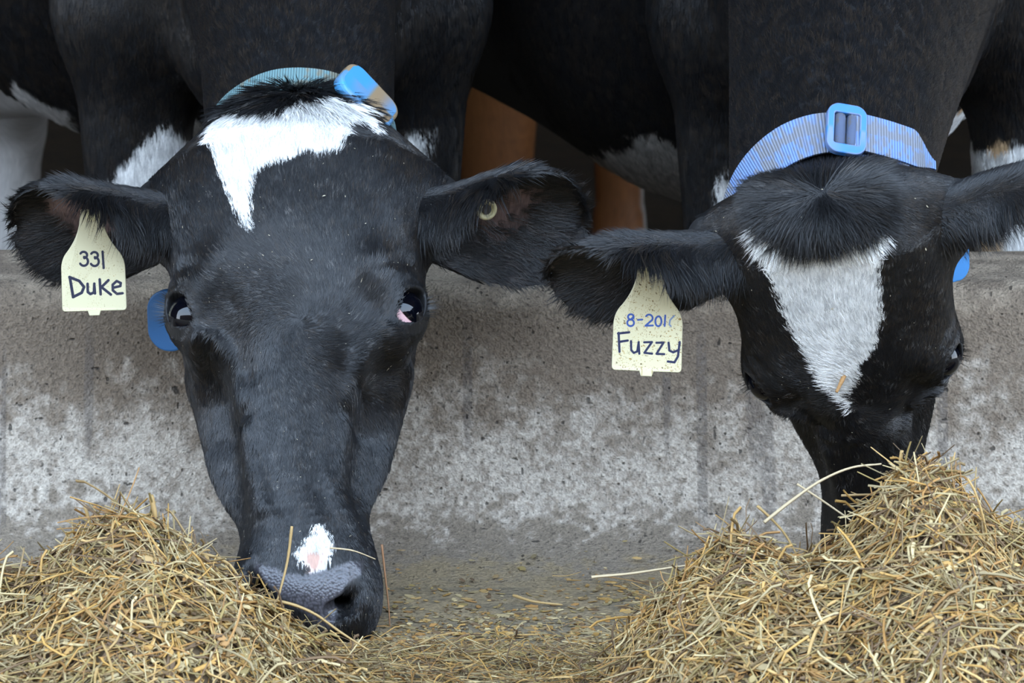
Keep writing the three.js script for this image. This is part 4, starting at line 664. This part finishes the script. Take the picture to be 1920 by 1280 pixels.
// ------------------------------------------------------------------ single stalks that stand out
function stalk(label, pts, r0, color, group) {
  const c = pts.map(p => V(...p)), cv = new THREE.CatmullRomCurve3(c), b = c[0].clone(), seg = 22, sides = 7, fr = cv.computeFrenetFrames(seg), P = [], I = [], r = rng(pts.length * 31 + Math.round(pts[0][0] * 999));
  for (let i = 0; i <= seg; i++) { const q = cv.getPointAt(i / seg), w = r0 * (1 - 0.45 * i / seg) * (0.88 + 0.24 * r()); for (let k = 0; k < sides; k++) { const e = k / sides * 6.2832, v = q.clone().addScaledVector(fr.normals[i], Math.cos(e) * w).addScaledVector(fr.binormals[i], Math.sin(e) * w * 0.75).sub(b); P.push(v.x, v.y, v.z); } if (i) for (let k = 0; k < sides; k++) { const x = (i - 1) * sides + k, y = (i - 1) * sides + (k + 1) % sides; I.push(x, y, x + sides, y, y + sides, x + sides); } }
  const e = seg * sides; for (let k = 1; k < sides - 1; k++) I.push(0, k + 1, k, e, e + k, e + k + 1);
  const g = new THREE.BufferGeometry(); g.setAttribute('position', new THREE.Float32BufferAttribute(P, 3)); g.setIndex(I); g.computeVertexNormals();
  const m = shade(new THREE.Mesh(g, new THREE.MeshStandardMaterial({ color: new THREE.Color(...color), roughness: 0.6 }))); m.name = numbered('hay_stalk'); m.position.copy(b); scene.add(m); tag(m, label, 'hay stalk', 'single hay stalks that stand out'); return m;
}
const GOLD = [0.40, 0.26, 0.10], PALE = [0.48, 0.37, 0.22], RED = [0.30, 0.15, 0.07];
stalk('long pale hay stalk arching up in front of the blazed cow\'s muzzle', [[0.219, 0.145, 0.54], [0.242, 0.161, 0.53], [0.27, 0.178, 0.52], [0.297, 0.187, 0.51], [0.323, 0.189, 0.505]], 0.0021, PALE);
stalk('short golden hay stalk crossing the lower end of the long arching stalk', [[0.214, 0.155, 0.52], [0.226, 0.144, 0.52], [0.239, 0.129, 0.52], [0.25, 0.11, 0.525]], 0.0019, GOLD);
stalk('thin pale hay stalk slanting down across the blazed cow\'s dark muzzle', [[0.25, 0.17, 0.5], [0.281, 0.149, 0.5], [0.306, 0.131, 0.505], [0.322, 0.112, 0.51]], 0.0014, PALE);
stalk('upright hay stalk stuck on the patched cow\'s nose left of its white snip', [[-0.194, 0.129, 0.488], [-0.198, 0.099, 0.492], [-0.204, 0.075, 0.50], [-0.211, 0.052, 0.51]], 0.0019, GOLD);
stalk('thin hay wisp lying over the right nostril beside the white snip', [[-0.161, 0.108, 0.482], [-0.141, 0.106, 0.484], [-0.121, 0.096, 0.475]], 0.0009, PALE);
stalk('bent golden hay stalk arching beside the left of the patched cow\'s muzzle', [[-0.320, 0.119, 0.54], [-0.291, 0.117, 0.53], [-0.261, 0.112, 0.53], [-0.246, 0.104, 0.53], [-0.232, 0.078, 0.53]], 0.0021, GOLD);
stalk('long golden hay stalk lying just under the patched cow\'s chin', [[-0.248, 0.073, 0.55], [-0.204, 0.077, 0.55], [-0.174, 0.067, 0.55], [-0.149, 0.049, 0.55], [-0.125, 0.033, 0.55]], 0.0022, GOLD);
stalk('reddish hay stalk standing upright just right of the patched cow\'s muzzle', [[-0.119, 0.081, 0.36], [-0.116, 0.051, 0.36], [-0.113, 0.022, 0.36], [-0.112, 0.004, 0.362]], 0.0015, RED);
stalk('golden hay stalk tip leaning left on top of the left heap', [[-0.373, 0.155, 0.52], [-0.367, 0.136, 0.52], [-0.358, 0.118, 0.52], [-0.354, 0.10, 0.52]], 0.0021, GOLD);
stalk('thickest hay stalk standing upright on top of the left heap', [[-0.314, 0.167, 0.53], [-0.31, 0.144, 0.53], [-0.308, 0.125, 0.53], [-0.307, 0.10, 0.53]], 0.0031, GOLD);
stalk('bleached white hay stalk piece below the thick upright stalk of the left heap', [[-0.307, 0.132, 0.553], [-0.306, 0.117, 0.556], [-0.308, 0.096, 0.56]], 0.0034, [0.75, 0.72, 0.66]);
stalk('golden hay stalk lying alone on the bare feed lane below the kerb', [[0.001, 0.010, 0.27], [0.02, 0.008, 0.285], [0.047, 0.006, 0.29]], 0.0016, GOLD);
stalk('long tan hay stalk poking out level from the left edge of the right heap', [[0.07, 0.086, 0.5], [0.103, 0.089, 0.5], [0.143, 0.095, 0.5], [0.18, 0.10, 0.5]], 0.0018, PALE);
stalk('short golden hay stalk standing at the very top of the right heap', [[0.337, 0.21, 0.545], [0.336, 0.198, 0.545], [0.342, 0.181, 0.545], [0.345, 0.165, 0.545]], 0.0022, GOLD);
{ // a bit of stem lying on the blaze
  const p = fuzzy.toW(-0.014, 0.352, 0.0125), m = stalk('short brown piece of stem lying on the white blaze', [[p.x + 0.004, p.y + 0.0075, p.z - 0.003], [p.x, p.y, p.z + 0.002], [p.x - 0.0045, p.y - 0.0085, p.z + 0.0055]], 0.0024, [0.26, 0.13, 0.035]);
  m.userData.category = 'straw';
}

renderer.render(scene, camera);
